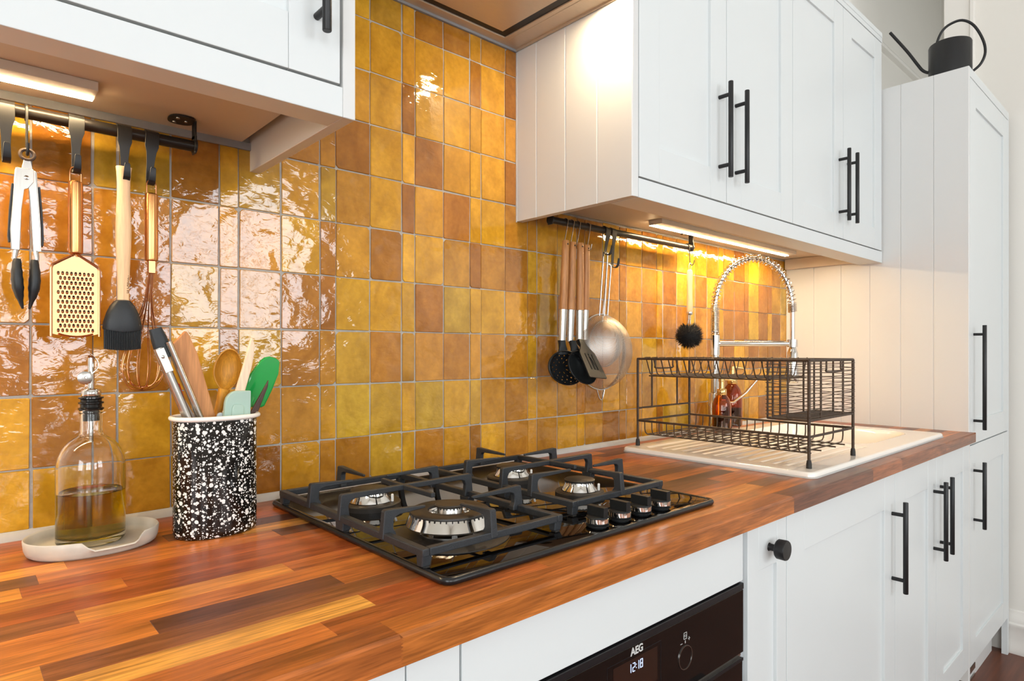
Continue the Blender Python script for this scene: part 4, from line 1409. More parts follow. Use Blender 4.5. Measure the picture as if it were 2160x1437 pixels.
wn.tube([(dx_ + 0.002 - 0.007, dy_, 1.2815), (dx_ + 0.002 + 0.007, dy_, 1.2815)], 0.0015, 8)
obj('wire_neck', wn, M['steel'], t)
bz = 1.2325
bg = G()
bg.lathe([(0.0001, bz + 0.030)] + [(0.030 * sin(radians(a)), bz + 0.030 * cos(radians(a))) for a in range(15, 180, 15)] + [(0.0001, bz - 0.030)], (dx_, dy_, 0), 'z', 16, caps=False)
rb = random.Random(3)
for i in range(1500):
    zz = rb.uniform(-1, 1)
    a = rb.uniform(0, 2 * pi)
    q = sqrt(1 - zz * zz)
    d_ = Vector((q * cos(a), q * sin(a), zz))
    if zz > 0.93:
        continue
    L_ = rb.uniform(0.040, 0.0475)
    p0 = Vector((dx_, dy_, bz)) + d_ * 0.026
    p1 = Vector((dx_, dy_, bz)) + (d_ + Vector((rb.uniform(-.1, .1), rb.uniform(-.1, .1), rb.uniform(-.1, .1)))).normalized() * L_
    u = d_.cross(Vector((0.3, 0.5, 0.8))).normalized() * 0.0011
    w_ = d_.cross(u)
    bg.add([p0 + u, p0 - u * 0.5 + w_ * 0.87, p0 - u * 0.5 - w_ * 0.87, p1], [(0, 1, 3), (1, 2, 3), (2, 0, 3)])
tag(obj('bristles', bg, M['bristle'], t, angle=180), kind='stuff')
# ================================================================ sink, tap, bottles
ZS = 0.9325
t = thing('sink', 'white ceramic sink with ribbed drainer set into the worktop', 'sink', (1.72, -0.34, WT))
kx0, kx1, ky0, ky1 = 1.238, 2.200, -0.580, -0.085
bx0, bx1, by0, by1 = 1.765, 2.120, -0.500, -0.150
fx0, fx1, fy0, fy1 = 1.272, 1.725, -0.525, -0.128


def sdr(x, y, x0, x1, y0, y1, r):
    qx = abs(x - (x0 + x1) / 2) - (x1 - x0) / 2 + r
    qy = abs(y - (y0 + y1) / 2) - (y1 - y0) / 2 + r
    return min(max(qx, qy), 0) + sqrt(max(qx, 0) ** 2 + max(qy, 0) ** 2) - r


def sm(a, b, x):
    u = min(1, max(0, (x - a) / (b - a)))
    return u * u * (3 - 2 * u)


def sink_h(x, y):
    h = ZS
    d = sdr(x, y, fx0, fx1, fy0, fy1, 0.02)
    if d < 0:
        fall = 0.0035 * sm(0, 0.012, -d)
        u = (y - fy0) / 0.030
        k = abs((u % 1) - 0.5) * 2          # 1 at a groove, 0 on a rib
        ends = sm(fx0 + 0.03, fx0 + 0.045, x)
        h -= fall + 0.0022 * sm(0.62, 0.95, k) * ends * sm(0.012, 0.02, -d)
    d = sdr(x, y, bx0, bx1, by0, by1, 0.055)
    if d < 0.012:
        h -= 0.170 * sm(0.010, -0.034, d) if d > -0.034 else 0.170
        if d < -0.034:
            h -= 0.004 * sm(-0.034, -0.14, d)
    e = -sdr(x, y, kx0, kx1, ky0, ky1, 0.018)
    if e < 0.008:
        h -= 0.0062 * (1 - sqrt(max(0, 1 - (1 - e / 0.008) ** 2)))
    return h


def axis_samples(a, b, fine):
    out, x = [], a
    while x < b - 1e-6:
        out.append(x)
        step = 0.010
        for f0, f1, st in fine:
            if f0 <= x < f1:
                step = min(step, st)
        x += step
    return out + [b]


AX = axis_samples(kx0, kx1, [(kx0, kx0 + 0.012, 0.0015), (kx1 - 0.012, kx1, 0.0015), (fx0 - 0.003, fx0 + 0.05, 0.003), (bx0 - 0.02, bx0 + 0.06, 0.0035), (bx1 - 0.06, bx1 + 0.02, 0.0035), (fx1 - 0.02, fx1 + 0.003, 0.003)])
AY = axis_samples(ky0, ky1, [(ky0, ky0 + 0.012, 0.0015), (ky1 - 0.012, ky1, 0.0015), (fy0 - 0.003, fy1, 0.0028)])
RC = 0.018


def clampc(x, y):
    """pull the grid's corners onto the rounded outline"""
    for cx, sx in ((kx0 + RC, -1), (kx1 - RC, 1)):
        for cy, sy in ((ky0 + RC, -1), (ky1 - RC, 1)):
            if (x - cx) * sx > 0 and (y - cy) * sy > 0:
                dx_, dy_ = x - cx, y - cy
                m_ = max(abs(dx_), abs(dy_))
                l_ = sqrt(dx_ * dx_ + dy_ * dy_)
                return cx + dx_ * m_ / l_, cy + dy_ * m_ / l_
    return x, y


vs, fs = [], []
for y in AY:
    for x in AX:
        q = clampc(x, y)
        vs.append((q[0], q[1], sink_h(*q)))
nx_ = len(AX)
for j in range(len(AY) - 1):
    for i in range(nx_ - 1):
        a = j * nx_ + i
        fs.append((a, a + 1, a + 1 + nx_, a + nx_))
g = G().add(vs, fs)
# skirt down to the worktop
loop = [i for i in range(nx_)] + [j * nx_ + nx_ - 1 for j in range(1, len(AY))] + [(len(AY) - 1) * nx_ + i for i in range(nx_ - 2, -1, -1)] + [j * nx_ for j in range(len(AY) - 2, 0, -1)]
n0 = len(g.v)
g.v += [Vector((g.v[i].x, g.v[i].y, WT + 0.0003)) for i in loop]
for k in range(len(loop)):
    l = (k + 1) % len(loop)
    g.f.append((loop[k], loop[l], n0 + l, n0 + k))
obj('basin', g, M['ceramic'], t, angle=60)
obj('waste', G().lathe([(0.0001, 0.7595), (0.036, 0.7595), (0.040, 0.7605), (0.041, 0.7585)], ((bx0 + bx1) / 2, (by0 + by1) / 2, 0), 'z', 28, caps=False), M['chrome'], t)
obj('sealant_bead', G().loft([[(p[0], p[1], z) for p in rrect(kx0 - d, kx1 + d, ky0 - d, ky1 + d, RC + d)] for d, z in ((0.0, WT + 0.0035), (0.0022, WT + 0.0002))], cap0=False, cap1=False), M['sealant'], t)

# ---- tap
FX, FY0, FY1 = 1.752, -0.060, -0.310

t = thing('kitchen_tap', 'chrome pull-down kitchen tap with a coiled spring over the sink', 'tap', (FX, FY0, WT))
obj('base', G().lathe([(0.026, ZS + 0.0003), (0.026, ZS + 0.006), (0.0205, ZS + 0.010), (0.0205, 1.045), (0.0195, 1.047), (0.0195, 1.050), (0.0150, 1.053)], (FX, FY0, 0), 'z', 28), M['chrome'], t)
obj('column', G().lathe([(0.0132, 1.052), (0.0132, 1.170), (0.0152, 1.172), (0.0152, 1.236), (0.0135, 1.238)], (FX, FY0, 0), 'z', 24), M['chrome'], t)
lv = obj('lever', G().sweep([(FX, FY0 - 0.030, 1.018), (FX, FY0 - 0.060, 1.020), (FX, FY0 - 0.100, 1.052), (FX, FY0 - 0.138, 1.096)], sell(0.0072, 0.0035, 2.4, 14), scale=[0.8, 1.0, 1.15, 0.9]), M['chrome'], t)
obj('lever_hub', G().lathe([(0.0125, FY0 - 0.012), (0.0125, FY0 - 0.036), (0.010, FY0 - 0.038)], (FX, 0, 1.018), 'y', 20), M['chrome'], lv)
ym, hw = (FY0 + FY1) / 2, (FY0 - FY1) / 2
hosepath = [(FX, FY0, 1.237 + 0.075 * k / 6) for k in range(7)]
for k in range(1, 25):
    a = pi * k / 24
    hosepath.append((FX, ym + hw * cos(a), 1.312 + 0.172 * sin(a) ** 0.92))
hosepath += [(FX, FY1, 1.312 - 0.10 * k / 6) for k in range(1, 7)]
obj('hose', G().tube(hosepath, 0.0072, 12), M['chrome'], t)
# spring wound round the hose: tight at both ends, open over the arch
cum = [0.0]
P_ = [Vector(p) for p in hosepath]
for i in range(1, len(P_)):
    cum.append(cum[-1] + (P_[i] - P_[i - 1]).length)


def along(s_):
    s_ = min(max(s_, 0), cum[-1] - 1e-6)
    for i in range(1, len(cum)):
        if cum[i] >= s_:
            u = (s_ - cum[i - 1]) / (cum[i] - cum[i - 1])
            return P_[i - 1].lerp(P_[i], u), (P_[i] - P_[i - 1]).normalized()


Ltot = cum[-1] - 0.098
sp, s_, ph = [], 0.001, 0.0
while s_ < Ltot:
    p, d_ = along(s_)
    n1 = Vector((1, 0, 0))
    n2 = d_.cross(n1).normalized()
    sp.append(p + n1 * 0.0125 * cos(ph) + n2 * 0.0125 * sin(ph))
    pitch = 0.0043
    if s_ > 0.082:
        pitch = 0.0043 + 0.0085 * sm(0.082, 0.12, s_)
    if s_ > Ltot - 0.030:
        pitch = 0.0043
    ph += 2 * pi / 12
    s_ += pitch / 12
obj('spring', G().tube(sp, 0.0017, 6), M['chrome'], t)
obj('support_arm', G().lathe([(0.0085, FY0 - 0.012), (0.0085, FY1 + 0.014)], (FX, 0, 1.2085), 'y', 20), M['chrome'], t)
obj('holder_ring', G().lathe([(0.0105, 1.198), (0.0155, 1.198), (0.0155, 1.222), (0.0105, 1.222)], (FX, FY1, 0), 'z', 24, loop=True).lathe([(0.014, FY0 + 0.0), (0.011, FY0 - 0.014)], (FX, 0, 1.2085), 'y', 16), M['chrome'], t)
obj('spray_head', G().lathe([(0.0095, 1.216), (0.0100, 1.196), (0.0135, 1.186), (0.0160, 1.180), (0.0165, 1.130), (0.0185, 1.110), (0.0185, 1.088), (0.016, 1.083), (0.0001, 1.083)], (FX, FY1, 0), 'z', 28, caps=False), M['chrome'], t)


tap = t
tap.rotation_euler = (0, 0, radians(47.8))      # the spout swings over the bowl


def soap_bottle(label, x, y, z, r, h, hc):
    t = thing('soap_bottle', label, 'bottle', (x, y, z), 'amber soap bottles')
    prof = [(0.0001, z + 0.0004), (r * 0.9, z + 0.0004), (r, z + 0.004), (r, z + h * 0.66), (r * 0.97, z + h * 0.72), (r * 0.82, z + h * 0.84), (r * 0.55, z + h * 0.93), (r * 0.40, z + h * 0.965), (r * 0.40, z + h)]
    inn = [(max(0.0001, a - 0.0022), b if i > 1 else z + 0.004) for i, (a, b) in enumerate(prof)]
    obj('glass', G().lathe(prof + list(reversed(inn)), (x, y, 0), 'z', 32, caps=False), M['amber'], t)
    fill = [(0.0001, z + 0.0045), (r - 0.003, z + 0.0045), (r - 0.003, z + h * 0.42), (0.0001, z + h * 0.42)]
    obj('soap', G().lathe(fill, (x, y, 0), 'z', 28, caps=False), M['soap'], t)
    zt = z + h
    p = obj('pump', G().lathe([(r * 0.50, zt - 0.006), (r * 0.52, zt - 0.005), (r * 0.52, zt + 0.010), (r * 0.46, zt + 0.0125), (r * 0.30, zt + 0.0135), (r * 0.28, zt + hc - 0.004), (r * 0.33, zt + hc - 0.003), (r * 0.33, zt + hc + 0.008), (r * 0.2, zt + hc + 0.010), (0.0001, zt + hc + 0.010)], (x, y, 0), 'z', 24), M['gold'], t)
    obj('spout', G().tube([(x, y, zt + hc + 0.004), (x + 0.016, y - 0.012, zt + hc + 0.004), (x + 0.030, y - 0.0225, zt + hc + 0.001), (x + 0.033, y - 0.025, zt + hc - 0.004)], [0.0045, 0.0042, 0.0036, 0.003], 10), M['gold'], p)
    return t


soap_bottle('shorter amber soap bottle with a brass pump, in front of the taller one', 1.7010, -0.1130, ZS, 0.0285, 0.123, 0.038)
soap_bottle('taller amber soap bottle with a brass pump, behind the shorter one', 1.885, -0.0480, ZS, 0.0320, 0.148, 0.045)

# ================================================================ dish rack
kx0r, kx1r, ky0r, ky1r = 1.288, 1.538, -0.5505, -0.1010
t = thing('dish_rack', 'two-tier brown wire dish rack standing on the drainer', 'rack', ((kx0r + kx1r) / 2, -0.325, ZS - 0.0015))
ZR1, ZR0, ZRB = 1.1645, 0.9995, 0.9640
for x in (kx0r, kx1r):
    for y in (ky0r, ky1r):
        l = obj('leg', G().lathe([(0.0034, ZS + 0.004), (0.0034, ZR1)], (x, y, 0), 'z', 10), M['rackmetal'], t)
        obj('foot', G().lathe([(0.0058, ZS + 0.0001), (0.0056, ZS + 0.010), (0.0046, ZS + 0.0165), (0.0036, ZS + 0.018)], (x, y, 0), 'z', 14), M['rubber'], l)


def rect_rail(z, r, name):
    obj(name, G().tube([(kx0r, ky0r, z), (kx1r, ky0r, z)], r, 8).tube([(kx1r, ky0r, z), (kx1r, ky1r, z)], r, 8).tube([(kx1r, ky1r, z), (kx0r, ky1r, z)], r, 8).tube([(kx0r, ky1r, z), (kx0r, ky0r, z)], r, 8), M['rackmetal'], t)


rect_rail(ZR1, 0.0032, 'top_rail')
rect_rail(ZR0, 0.0030, 'lower_rail')
# far end: low cross bar, two uprights, hand loop
obj('end_bar', G().tube([(kx0r, ky1r, 1.0325), (kx1r, ky1r, 1.0325)], 0.0026, 8), M['rackmetal'], t)
for x in (1.352, 1.474):
    obj('upright', G().tube([(x, ky1r, 1.0325), (x, ky1r, ZR1)], 0.0024, 8), M['rackmetal'], t)
for y in (ky1r, ky0r):
    ha, hb = (1.368, 1.452) if y > -0.3 else (1.380, 1.462)
    obj('hand_loop', G().tube(cr([(ha, y, ZR1), (ha, y, ZR1 - 0.018), (ha + 0.004, y, ZR1 - 0.026), (hb - 0.004, y, ZR1 - 0.026), (hb, y, ZR1 - 0.018), (hb, y, ZR1)], 3), 0.0022, 8), M['rackmetal'], t)
# lower basket: cross wires hung from the side rails, long wires beneath
for k in range(19):
    y = ky1r - 0.0225 - k * 0.02245
    pts = [(kx0r, y, ZR0 + 0.003), (kx0r + 0.0005, y, ZR0 - 0.02), (kx0r + 0.003, y, ZRB + 0.006), (kx0r + 0.011, y, ZRB), (kx0r + 0.03, y, ZRB - 0.0005), (kx1r - 0.03, y, ZRB - 0.0005), (kx1r - 0.011, y, ZRB), (kx1r - 0.003, y, ZRB + 0.006), (kx1r - 0.0005, y, ZR0 - 0.02), (kx1r, y, ZR0 + 0.003)]
    obj('basket_wire', G().tube(pts, 0.0017, 6), M['rackwire'], t)
for x in (1.318, 1.372, 1.454, 1.508):
    obj('long_wire', G().tube([(x, ky0r + 0.008, ZRB - 0.003), (x, ky1r - 0.008, ZRB - 0.003)], 0.0019, 6), M['rackwire'], t)
# upper plate rack: splayed wires, two long wires beneath
for k in range(15):
    y = ky1r - 0.024 - k * 0.0226
    pts = [(kx0r - 0.001, y, ZR1 + 0.0032), (kx0r + 0.004, y, ZR1 + 0.002), (kx0r + 0.022, y, 1.126), (kx0r + 0.030, y, 1.1215), (kx0r + 0.05, y, 1.121), (kx1r - 0.05, y, 1.121), (kx1r - 0.030, y, 1.1215), (kx1r - 0.022, y, 1.126), (kx1r - 0.004, y, ZR1 + 0.002), (kx1r + 0.001, y, ZR1 + 0.0032)]
    g = G().tube(pts, 0.0017, 6)
    g.tube([(kx0r + 0.002, y, ZR1 + 0.0036), (kx0r + 0.002, y - 0.016, ZR1 + 0.0036)], 0.0017, 6)
    obj('plate_wire', g, M['rackwire'], t)
for x in (kx0r + 0.030, 1.413, kx1r - 0.030):
    obj('long_wire', G().tube([(x, -0.116, 1.1185), (x, -0.452, 1.1185)], 0.0019, 6), M['rackwire'], t)
# cutlery basket at the front end
cy0, cy1, cz = ky0r, -0.459, 1.0345
bk = obj('cutlery_basket', G().tube([(kx0r, cy0, cz), (kx0r, cy1, cz)], 0.0028, 8).tube([(kx0r, cy1, cz), (kx1r, cy1, cz)], 0.0028, 8).tube([(kx1r, cy1, cz), (kx1r, cy0, cz)], 0.0028, 8).tube([(kx1r, cy0, cz), (kx0r, cy0, cz)], 0.0028, 8)
         .tube([(kx0r, cy1, ZR1), (kx1r, cy1, ZR1)], 0.0028, 8), M['rackmetal'], t)
for x, y in ((kx0r, cy1), (kx1r, cy1), (kx0r, (cy0 + cy1) / 2), (kx1r, (cy0 + cy1) / 2), (kx0r, cy1 - 0.012), (kx0r + 0.062, cy0), (kx1r - 0.062, cy0), (kx0r + 0.062, cy1), (kx1r - 0.062, cy1)):
    obj('upright', G().tube([(x, y, cz), (x, y, ZR1)], 0.0024, 8), M['rackmetal'], bk)
rk = random.Random(9)
for k in range(14):
    z = cz + 0.007 + k * 0.0088
    q = lambda: rk.uniform(-0.0024, 0.0024)
    ring = [(kx0r - 0.003, cy0 - 0.003, z + q()), ((kx0r + kx1r) / 2, cy0 - 0.001, z + q()), (kx1r + 0.003, cy0 - 0.003, z + q()), (kx1r + 0.001, (cy0 + cy1) / 2, z + q()), (kx1r + 0.003, cy1 + 0.003, z + q()), ((kx0r + kx1r) / 2, cy1 + 0.001, z + q()), (kx0r - 0.003, cy1 + 0.003, z + q()), (kx0r - 0.001, (cy0 + cy1) / 2, z + q())]
    obj('wound_wire', G().tube(ring, 0.0008, 5, closed=True), M['rackwire'], bk)
g = G()
for k in range(46):
    x = kx0r + 0.003 + k * (kx1r - kx0r - 0.006) / 45
    g.tube([(x, cy0 + 0.001, cz - 0.001), (x, cy1 - 0.001, cz - 0.001)], 0.0011, 5)
for k in range(16):
    y = cy0 + 0.003 + k * (cy1 - cy0 - 0.006) / 15
    g.tube([(kx0r, y, cz + 0.0008), (kx1r, y, cz + 0.0008)], 0.0010, 5)
tag(obj('woven_floor', g, M['rackwire'], bk), kind='stuff')

# ================================================================ hob
hx0, hx1, hy0, hy1 = 0.3245, 0.8990, -0.5555, -0.0455
t = thing('gas_hob', 'black glass gas hob with four burners let into the worktop', 'hob', (0.61, -0.30, WT))
ZG = 0.9282
obj('glass_plate', G().loft([[(x, y, z) for x, y in rrect(hx0 + d, hx1 - d, hy0 + d, hy1 - d, 0.012)] for d, z in ((0.002, WT + 0.0006), (0.001, ZG - 0.001), (0.002, ZG))]), M['hobglass'], t)
rp = rrect(hx0 + 0.003, hx1 - 0.003, hy0 + 0.003, hy1 - 0.003, 0.012, 6)
obj('edge_trim', G().tube([(x, y, WT + 0.0050) for x, y in rp], 0.0048, 10, closed=True), M['hobrim'], t)


def slots(g, c, r, z, n, w=0.0012, h=0.0022):
    for k in range(n):
        a = 2 * pi * k / n
        s0 = len(g.v)
        g.box(-w / 2 - (0.0004 if k % 2 else 0), w / 2, -0.0006, 0.0009, z - h, z)
        g.xform(Matrix.Translation((c[0], c[1], 0)) @ Matrix.Rotation(a, 4, 'Z') @ Matrix.Translation((0, -r, 0)), s0)
    return g


def igniter(x, y, p, z0, z1):
    obj('igniter', G().lathe([(0.0022, z0), (0.0022, z1), (0.0012, z1 + 0.001)], (x, y, 0), 'z', 10), M['enamelwhite'], p)


def small_burner(x, y, rb, rc):
    b = obj('burner', G().lathe([(rb, ZG), (rb, ZG + 0.0075), (rb - 0.002, ZG + 0.0095), (rc + 0.003, ZG + 0.0100), (rc + 0.003, ZG + 0.0005)], (x, y, 0), 'z', 40), M['burnerblack'], t)
    z = ZG + 0.0105
    obj('burner_head', G().lathe([(rc + 0.001, z - 0.003), (rc + 0.0015, z), (rc - 0.0035, z + 0.0085), (rc - 0.0045, z + 0.0145), (rc - 0.006, z + 0.015)], (x, y, 0), 'z', 40), M['chrome'], b)
    obj('burner_cap', G().lathe([(rc - 0.0055, z + 0.0150), (rc - 0.003, z + 0.0158), (rc - 0.0028, z + 0.0180), (rc - 0.005, z + 0.0194), (0.0001, z + 0.0196)], (x, y, 0), 'z', 40, caps=False), M['burnerblack'], b)
    obj('flame_slots', slots(G(), (x, y), rc - 0.0044, z + 0.0148, 28), M['dark'], b)
    igniter(x + (rc + 0.004) * cos(radians(-52)), y + (rc + 0.004) * sin(radians(-52)), b, ZG + 0.002, z + 0.0105)


LX, RX = 0.432, 0.749
small_burner(LX, -0.195, 0.0500, 0.0345)
small_burner(RX, -0.195, 0.0500, 0.0345)
small_burner(RX, -0.374, 0.0435, 0.0300)
wx, wy_ = LX, -0.416
b = obj('wok_burner', G().lathe([(0.0835, ZG), (0.0835, ZG + 0.0012), (0.073, ZG + 0.0045), (0.052, ZG + 0.006), (0.040, ZG + 0.0062), (0.040, ZG + 0.0002)], (wx, wy_, 0), 'z', 56), M['burnerblack'], t)
g = G().lathe([(0.044, ZG + 0.006), (0.044, ZG + 0.0075), (0.038, ZG + 0.0085), (0.036, ZG + 0.0085)], (wx, wy_, 0), 'z', 48)
for k in range(8):
    a = 2 * pi * k / 8 + 0.3
    s0 = len(g.v)
    g.prism(rrect(-0.004, 0.004, -0.002, 0.002, 0.001, 2), 'z', ZG + 0.006, ZG + 0.0185)
    g.xform(Matrix.Translation((wx, wy_, 0)) @ Matrix.Rotation(a, 4, 'Z') @ Matrix.Translation((0, -0.041, 0)), s0)
obj('burner_stand', g, M['steel'], b)
z = ZG + 0.0165
obj('outer_ring', G().lathe([(0.0540, z - 0.001), (0.0605, z), (0.0612, z + 0.0018), (0.0570, z + 0.0115), (0.0545, z + 0.0165), (0.050, z + 0.017), (0.030, z + 0.017), (0.0285, z + 0.015), (0.028, z + 0.004), (0.034, z)], (wx, wy_, 0), 'z', 64, loop=True), M['chrome'], b)
obj('outer_cap', G().lathe([(0.0550, z + 0.0168), (0.0558, z + 0.0178), (0.0553, z + 0.0200), (0.0525, z + 0.0212), (0.0335, z + 0.0212), (0.0310, z + 0.0200), (0.0305, z + 0.0168)], (wx, wy_, 0), 'z', 64, loop=True), M['burnerblack'], b)
obj('inner_ring', G().lathe([(0.0275, z + 0.0045), (0.0250, z + 0.0050), (0.0195, z + 0.0125), (0.0178, z + 0.0200), (0.0165, z + 0.0245), (0.012, z + 0.0245)], (wx, wy_, 0), 'z', 44), M['steel'], b)
obj('inner_cap', G().lathe([(0.0180, z + 0.0238), (0.0205, z + 0.0246), (0.0208, z + 0.0268), (0.0190, z + 0.0284), (0.0001, z + 0.0288)], (wx, wy_, 0), 'z', 44, caps=False), M['burnerblack'], b)
obj('flame_slots', slots(slots(G(), (wx, wy_), 0.0552, z + 0.0166, 44, 0.0014, 0.0026), (wx, wy_), 0.0170, z + 0.0240, 22), M['dark'], b)
for k in range(3):
    a = radians(30 + 120 * k)
    g = G().box(-0.003, 0.003, -0.029, -0.018, z + 0.004, z + 0.0095)
    g.xform(Matrix.Translation((wx, wy_, 0)) @ Matrix.Rotation(a, 4, 'Z'))
    obj('bridge', g, M['steel'], b)
igniter(wx + 0.0560 * cos(radians(-35)), wy_ + 0.0560 * sin(radians(-35)) - 0.006, b, ZG + 0.004, z + 0.014)
for k, kx in enumerate((0.6165, 0.6690, 0.7215, 0.7735)):
    ky = -0.5275
    r = 0.0168
    kb = obj('control_knob', G().lathe([(r, ZG + 0.0145), (r - 0.0005, ZG + 0.0162), (r - 0.0015, ZG + 0.0170), (0.0001, ZG + 0.0172)], (kx, ky, 0), 'z', 36, caps=False)
             .box(kx - 0.0048, kx + 0.0048, ky - r + 0.0006, ky + r - 0.0006, ZG + 0.0165, ZG + 0.0305), M['nylon'], t, bev=0.0005)
    obj('chrome_band', G().lathe([(r - 0.001, ZG + 0.0072), (r + 0.0002, ZG + 0.0078), (r + 0.0002, ZG + 0.0142), (r - 0.001, ZG + 0.0147)], (kx, ky, 0), 'z', 36), M['chrome'], kb)
    obj('seal', G().lathe([(r - 0.004, ZG), (r - 0.0035, ZG + 0.0018), (r + 0.0002, ZG + 0.0030), (r + 0.0002, ZG + 0.0042), (r - 0.003, ZG + 0.0052), (r - 0.003, ZG + 0.0074)], (kx, ky, 0), 'z', 36), M['nylon'], kb)


def pan_support(label, x0, x1, y0, y1, cx, rear, front, mid):
    t = thing('pan_support', label, 'pan support', ((x0 + x1) / 2, (y0 + y1) / 2, ZG), 'cast iron pan supports')
    za, zb, w = 0.9425, 0.9525, 0.0105
    g = G()
    # frame bars: slightly narrower at the foot
    for (a, b, c, e) in ((x0, x0 + w, y0, y1), (x1 - w, x1, y0, y1), (x0 + w, x1 - w, y0, y0 + w), (x0 + w, x1 - w, y1 - w, y1)):
        g.box(a, b, c, e, za, zb)
    obj('frame', g, M['iron'], t, bev=0.0016, seg=2)
    for fx, fy, sx, sy in ((x0, y0, 1, 1), (x1, y0, -1, 1), (x0, y1, 1, -1), (x1, y1, -1, -1), (x0, mid, 1, 0), (x1, mid, -1, 0)):
        px0, px1 = sorted((fx + sx * 0.0005, fx + sx * 0.015))
        if sy:
            py0, py1 = sorted((fy + sy * 0.0005, fy + sy * 0.015))
        else:
            py0, py1 = fy - 0.012, fy + 0.012
        f = obj('foot', G().loft([[(px0, py0, 0.9445), (px1, py0, 0.9445), (px1, py1, 0.9445), (px0, py1, 0.9445)],
                                  [(px0, py0 + 0.0015, 0.9305), (px1 - 0.002, py0 + 0.0015, 0.9305), (px1 - 0.002, py1 - 0.0015, 0.9305), (px0, py1 - 0.0015, 0.9305)]]), M['iron'], t, bev=0.0012)
        obj('pad', G().box(px0 + 0.003, px1 - 0.003, py0 + 0.003, py1 - 0.003, ZG + 0.0001, 0.9312), M['rubber'], f)

    def finger(bx, by, tx, ty):
        L = sqrt((tx - bx) ** 2 + (ty - by) ** 2)
        ux, uy = (tx - bx) / L, (ty - by) / L
        prof = [(-0.0045, 0.9445), (-0.0010, 0.9795), (0.0015, 0.9812), (0.012, 0.9808), (L - 0.002, 0.9778), (L, 0.9768), (L, 0.9748), (L - 0.002, 0.9738), (0.022, 0.9728), (0.0150, 0.9706), (0.0128, 0.9670), (0.0120, 0.9560), (0.0155, 0.9505), (0.0155, 0.9445)]
        n = len(prof)
        rings = []
        for sgn in (-1, 1):
            ring = []
            for s_, z in prof:
                hwid = 0.0056 if z < 0.951 else (0.0048 if s_ < 0.02 else 0.0048 - 0.0026 * (s_ - 0.02) / max(0.01, L - 0.02))
                ring.append((bx + ux * s_ - uy * hwid * sgn, by + uy * s_ + ux * hwid * sgn, z))
            rings.append(ring)
        obj('finger', G().loft(rings), M['iron'], t, bev=0.0010, seg=1, angle=50)
    yr, yf = rear, front
    finger(x0 + 0.003, yr - 0.004, cx - 0.034, yr - 0.004)
    finger(x1 - 0.003, yr - 0.008, cx + 0.026, yr - 0.008)
    finger(cx, y1 - 0.003, cx, yr + 0.019)
    lf = 0.042 if front < -0.4 else 0.021
    finger(x0 + 0.003, yf, cx - lf, yf)
    finger(x1 - 0.003, yf - 0.003, cx + 0.036, yf - 0.003)
    finger(cx + 0.002, y0 + 0.003, cx, yf - 0.024)
    # bridge across the middle with a short bar over it
    g = G()
    prof = [(x0 - 0.0015, 0.9445), (x0 + 0.002, 0.9795), (x0 + 0.0045, 0.9812), (x1 - 0.0045, 0.9812), (x1 - 0.002, 0.9795), (x1 + 0.0015, 0.9445), (x1 - 0.016, 0.9445), (x1 - 0.0135, 0.9640), (x1 - 0.0170, 0.9705), (x1 - 0.024, 0.9730), (x0 + 0.024, 0.9730), (x0 + 0.0170, 0.9705), (x0 + 0.0135, 0.9640), (x0 + 0.016, 0.9445)]
    g.prism(prof, 'y', mid - 0.0044, mid + 0.0044)
    obj('bridge', g, M['iron'], t, bev=0.001, angle=50)
    obj('cross_bar', G().loft([[(cx + a * k, y, z) for a, z in ((-1, 0.9735), (1, 0.9735), (1, 0.9806), (-1, 0.9806))] for k, y in ((0.0034, mid - 0.078 if front < -0.4 else mid - 0.066), (0.0044, mid - 0.004), (0.0044, mid + 0.004), (0.0034, mid + 0.064))]), M['iron'], t, bev=0.001)
    return t


pan_support('larger black pan support over the left pair of burners', 0.3235, 0.5625, -0.5095, -0.0850, LX, -0.195, -0.4165, -0.2985)
pan_support('shorter black pan support over the right pair of burners, behind the knobs', 0.6275, 0.8675, -0.4690, -0.0850, RX, -0.193, -0.3720, -0.2990)

# ================================================================ oil bottle on its rest
tx, ty = 0.0590, -0.1120
t = thing('spoon_rest', 'oval stoneware spoon rest under the oil bottle, by the tiled wall', 'dish', (tx, ty, WT))
N = 72
rest = []
for sc_, z, notch in ((0.90, WT, 0), (0.955, WT + 0.003, 0), (0.985, WT + 0.009, 0), (1.0, WT + 0.0205, 1), (0.985, WT + 0.0222, 1), (0.955, WT + 0.0205, 1), (0.93, WT + 0.012, 0.4), (0.90, WT + 0.0068, 0), (0.80, WT + 0.0058, 0)):
    ring = []
    for k, (u, v) in enumerate(sell(0.0775, 0.0615, 2.15, N)):
        a = (math.degrees(atan2(v, u)) + 360) % 360
        w_ = sm(248, 262, a) * (1 - sm(302, 318, a))
        push = 1 + 0.07 * w_ * notch
        ring.append((tx + u * sc_ * push, ty + v * sc_ * push, z - 0.0105 * w_ * notch))
    rest.append(ring)
obj('dish', G().loft(rest), M['stoneware'], t, angle=70)

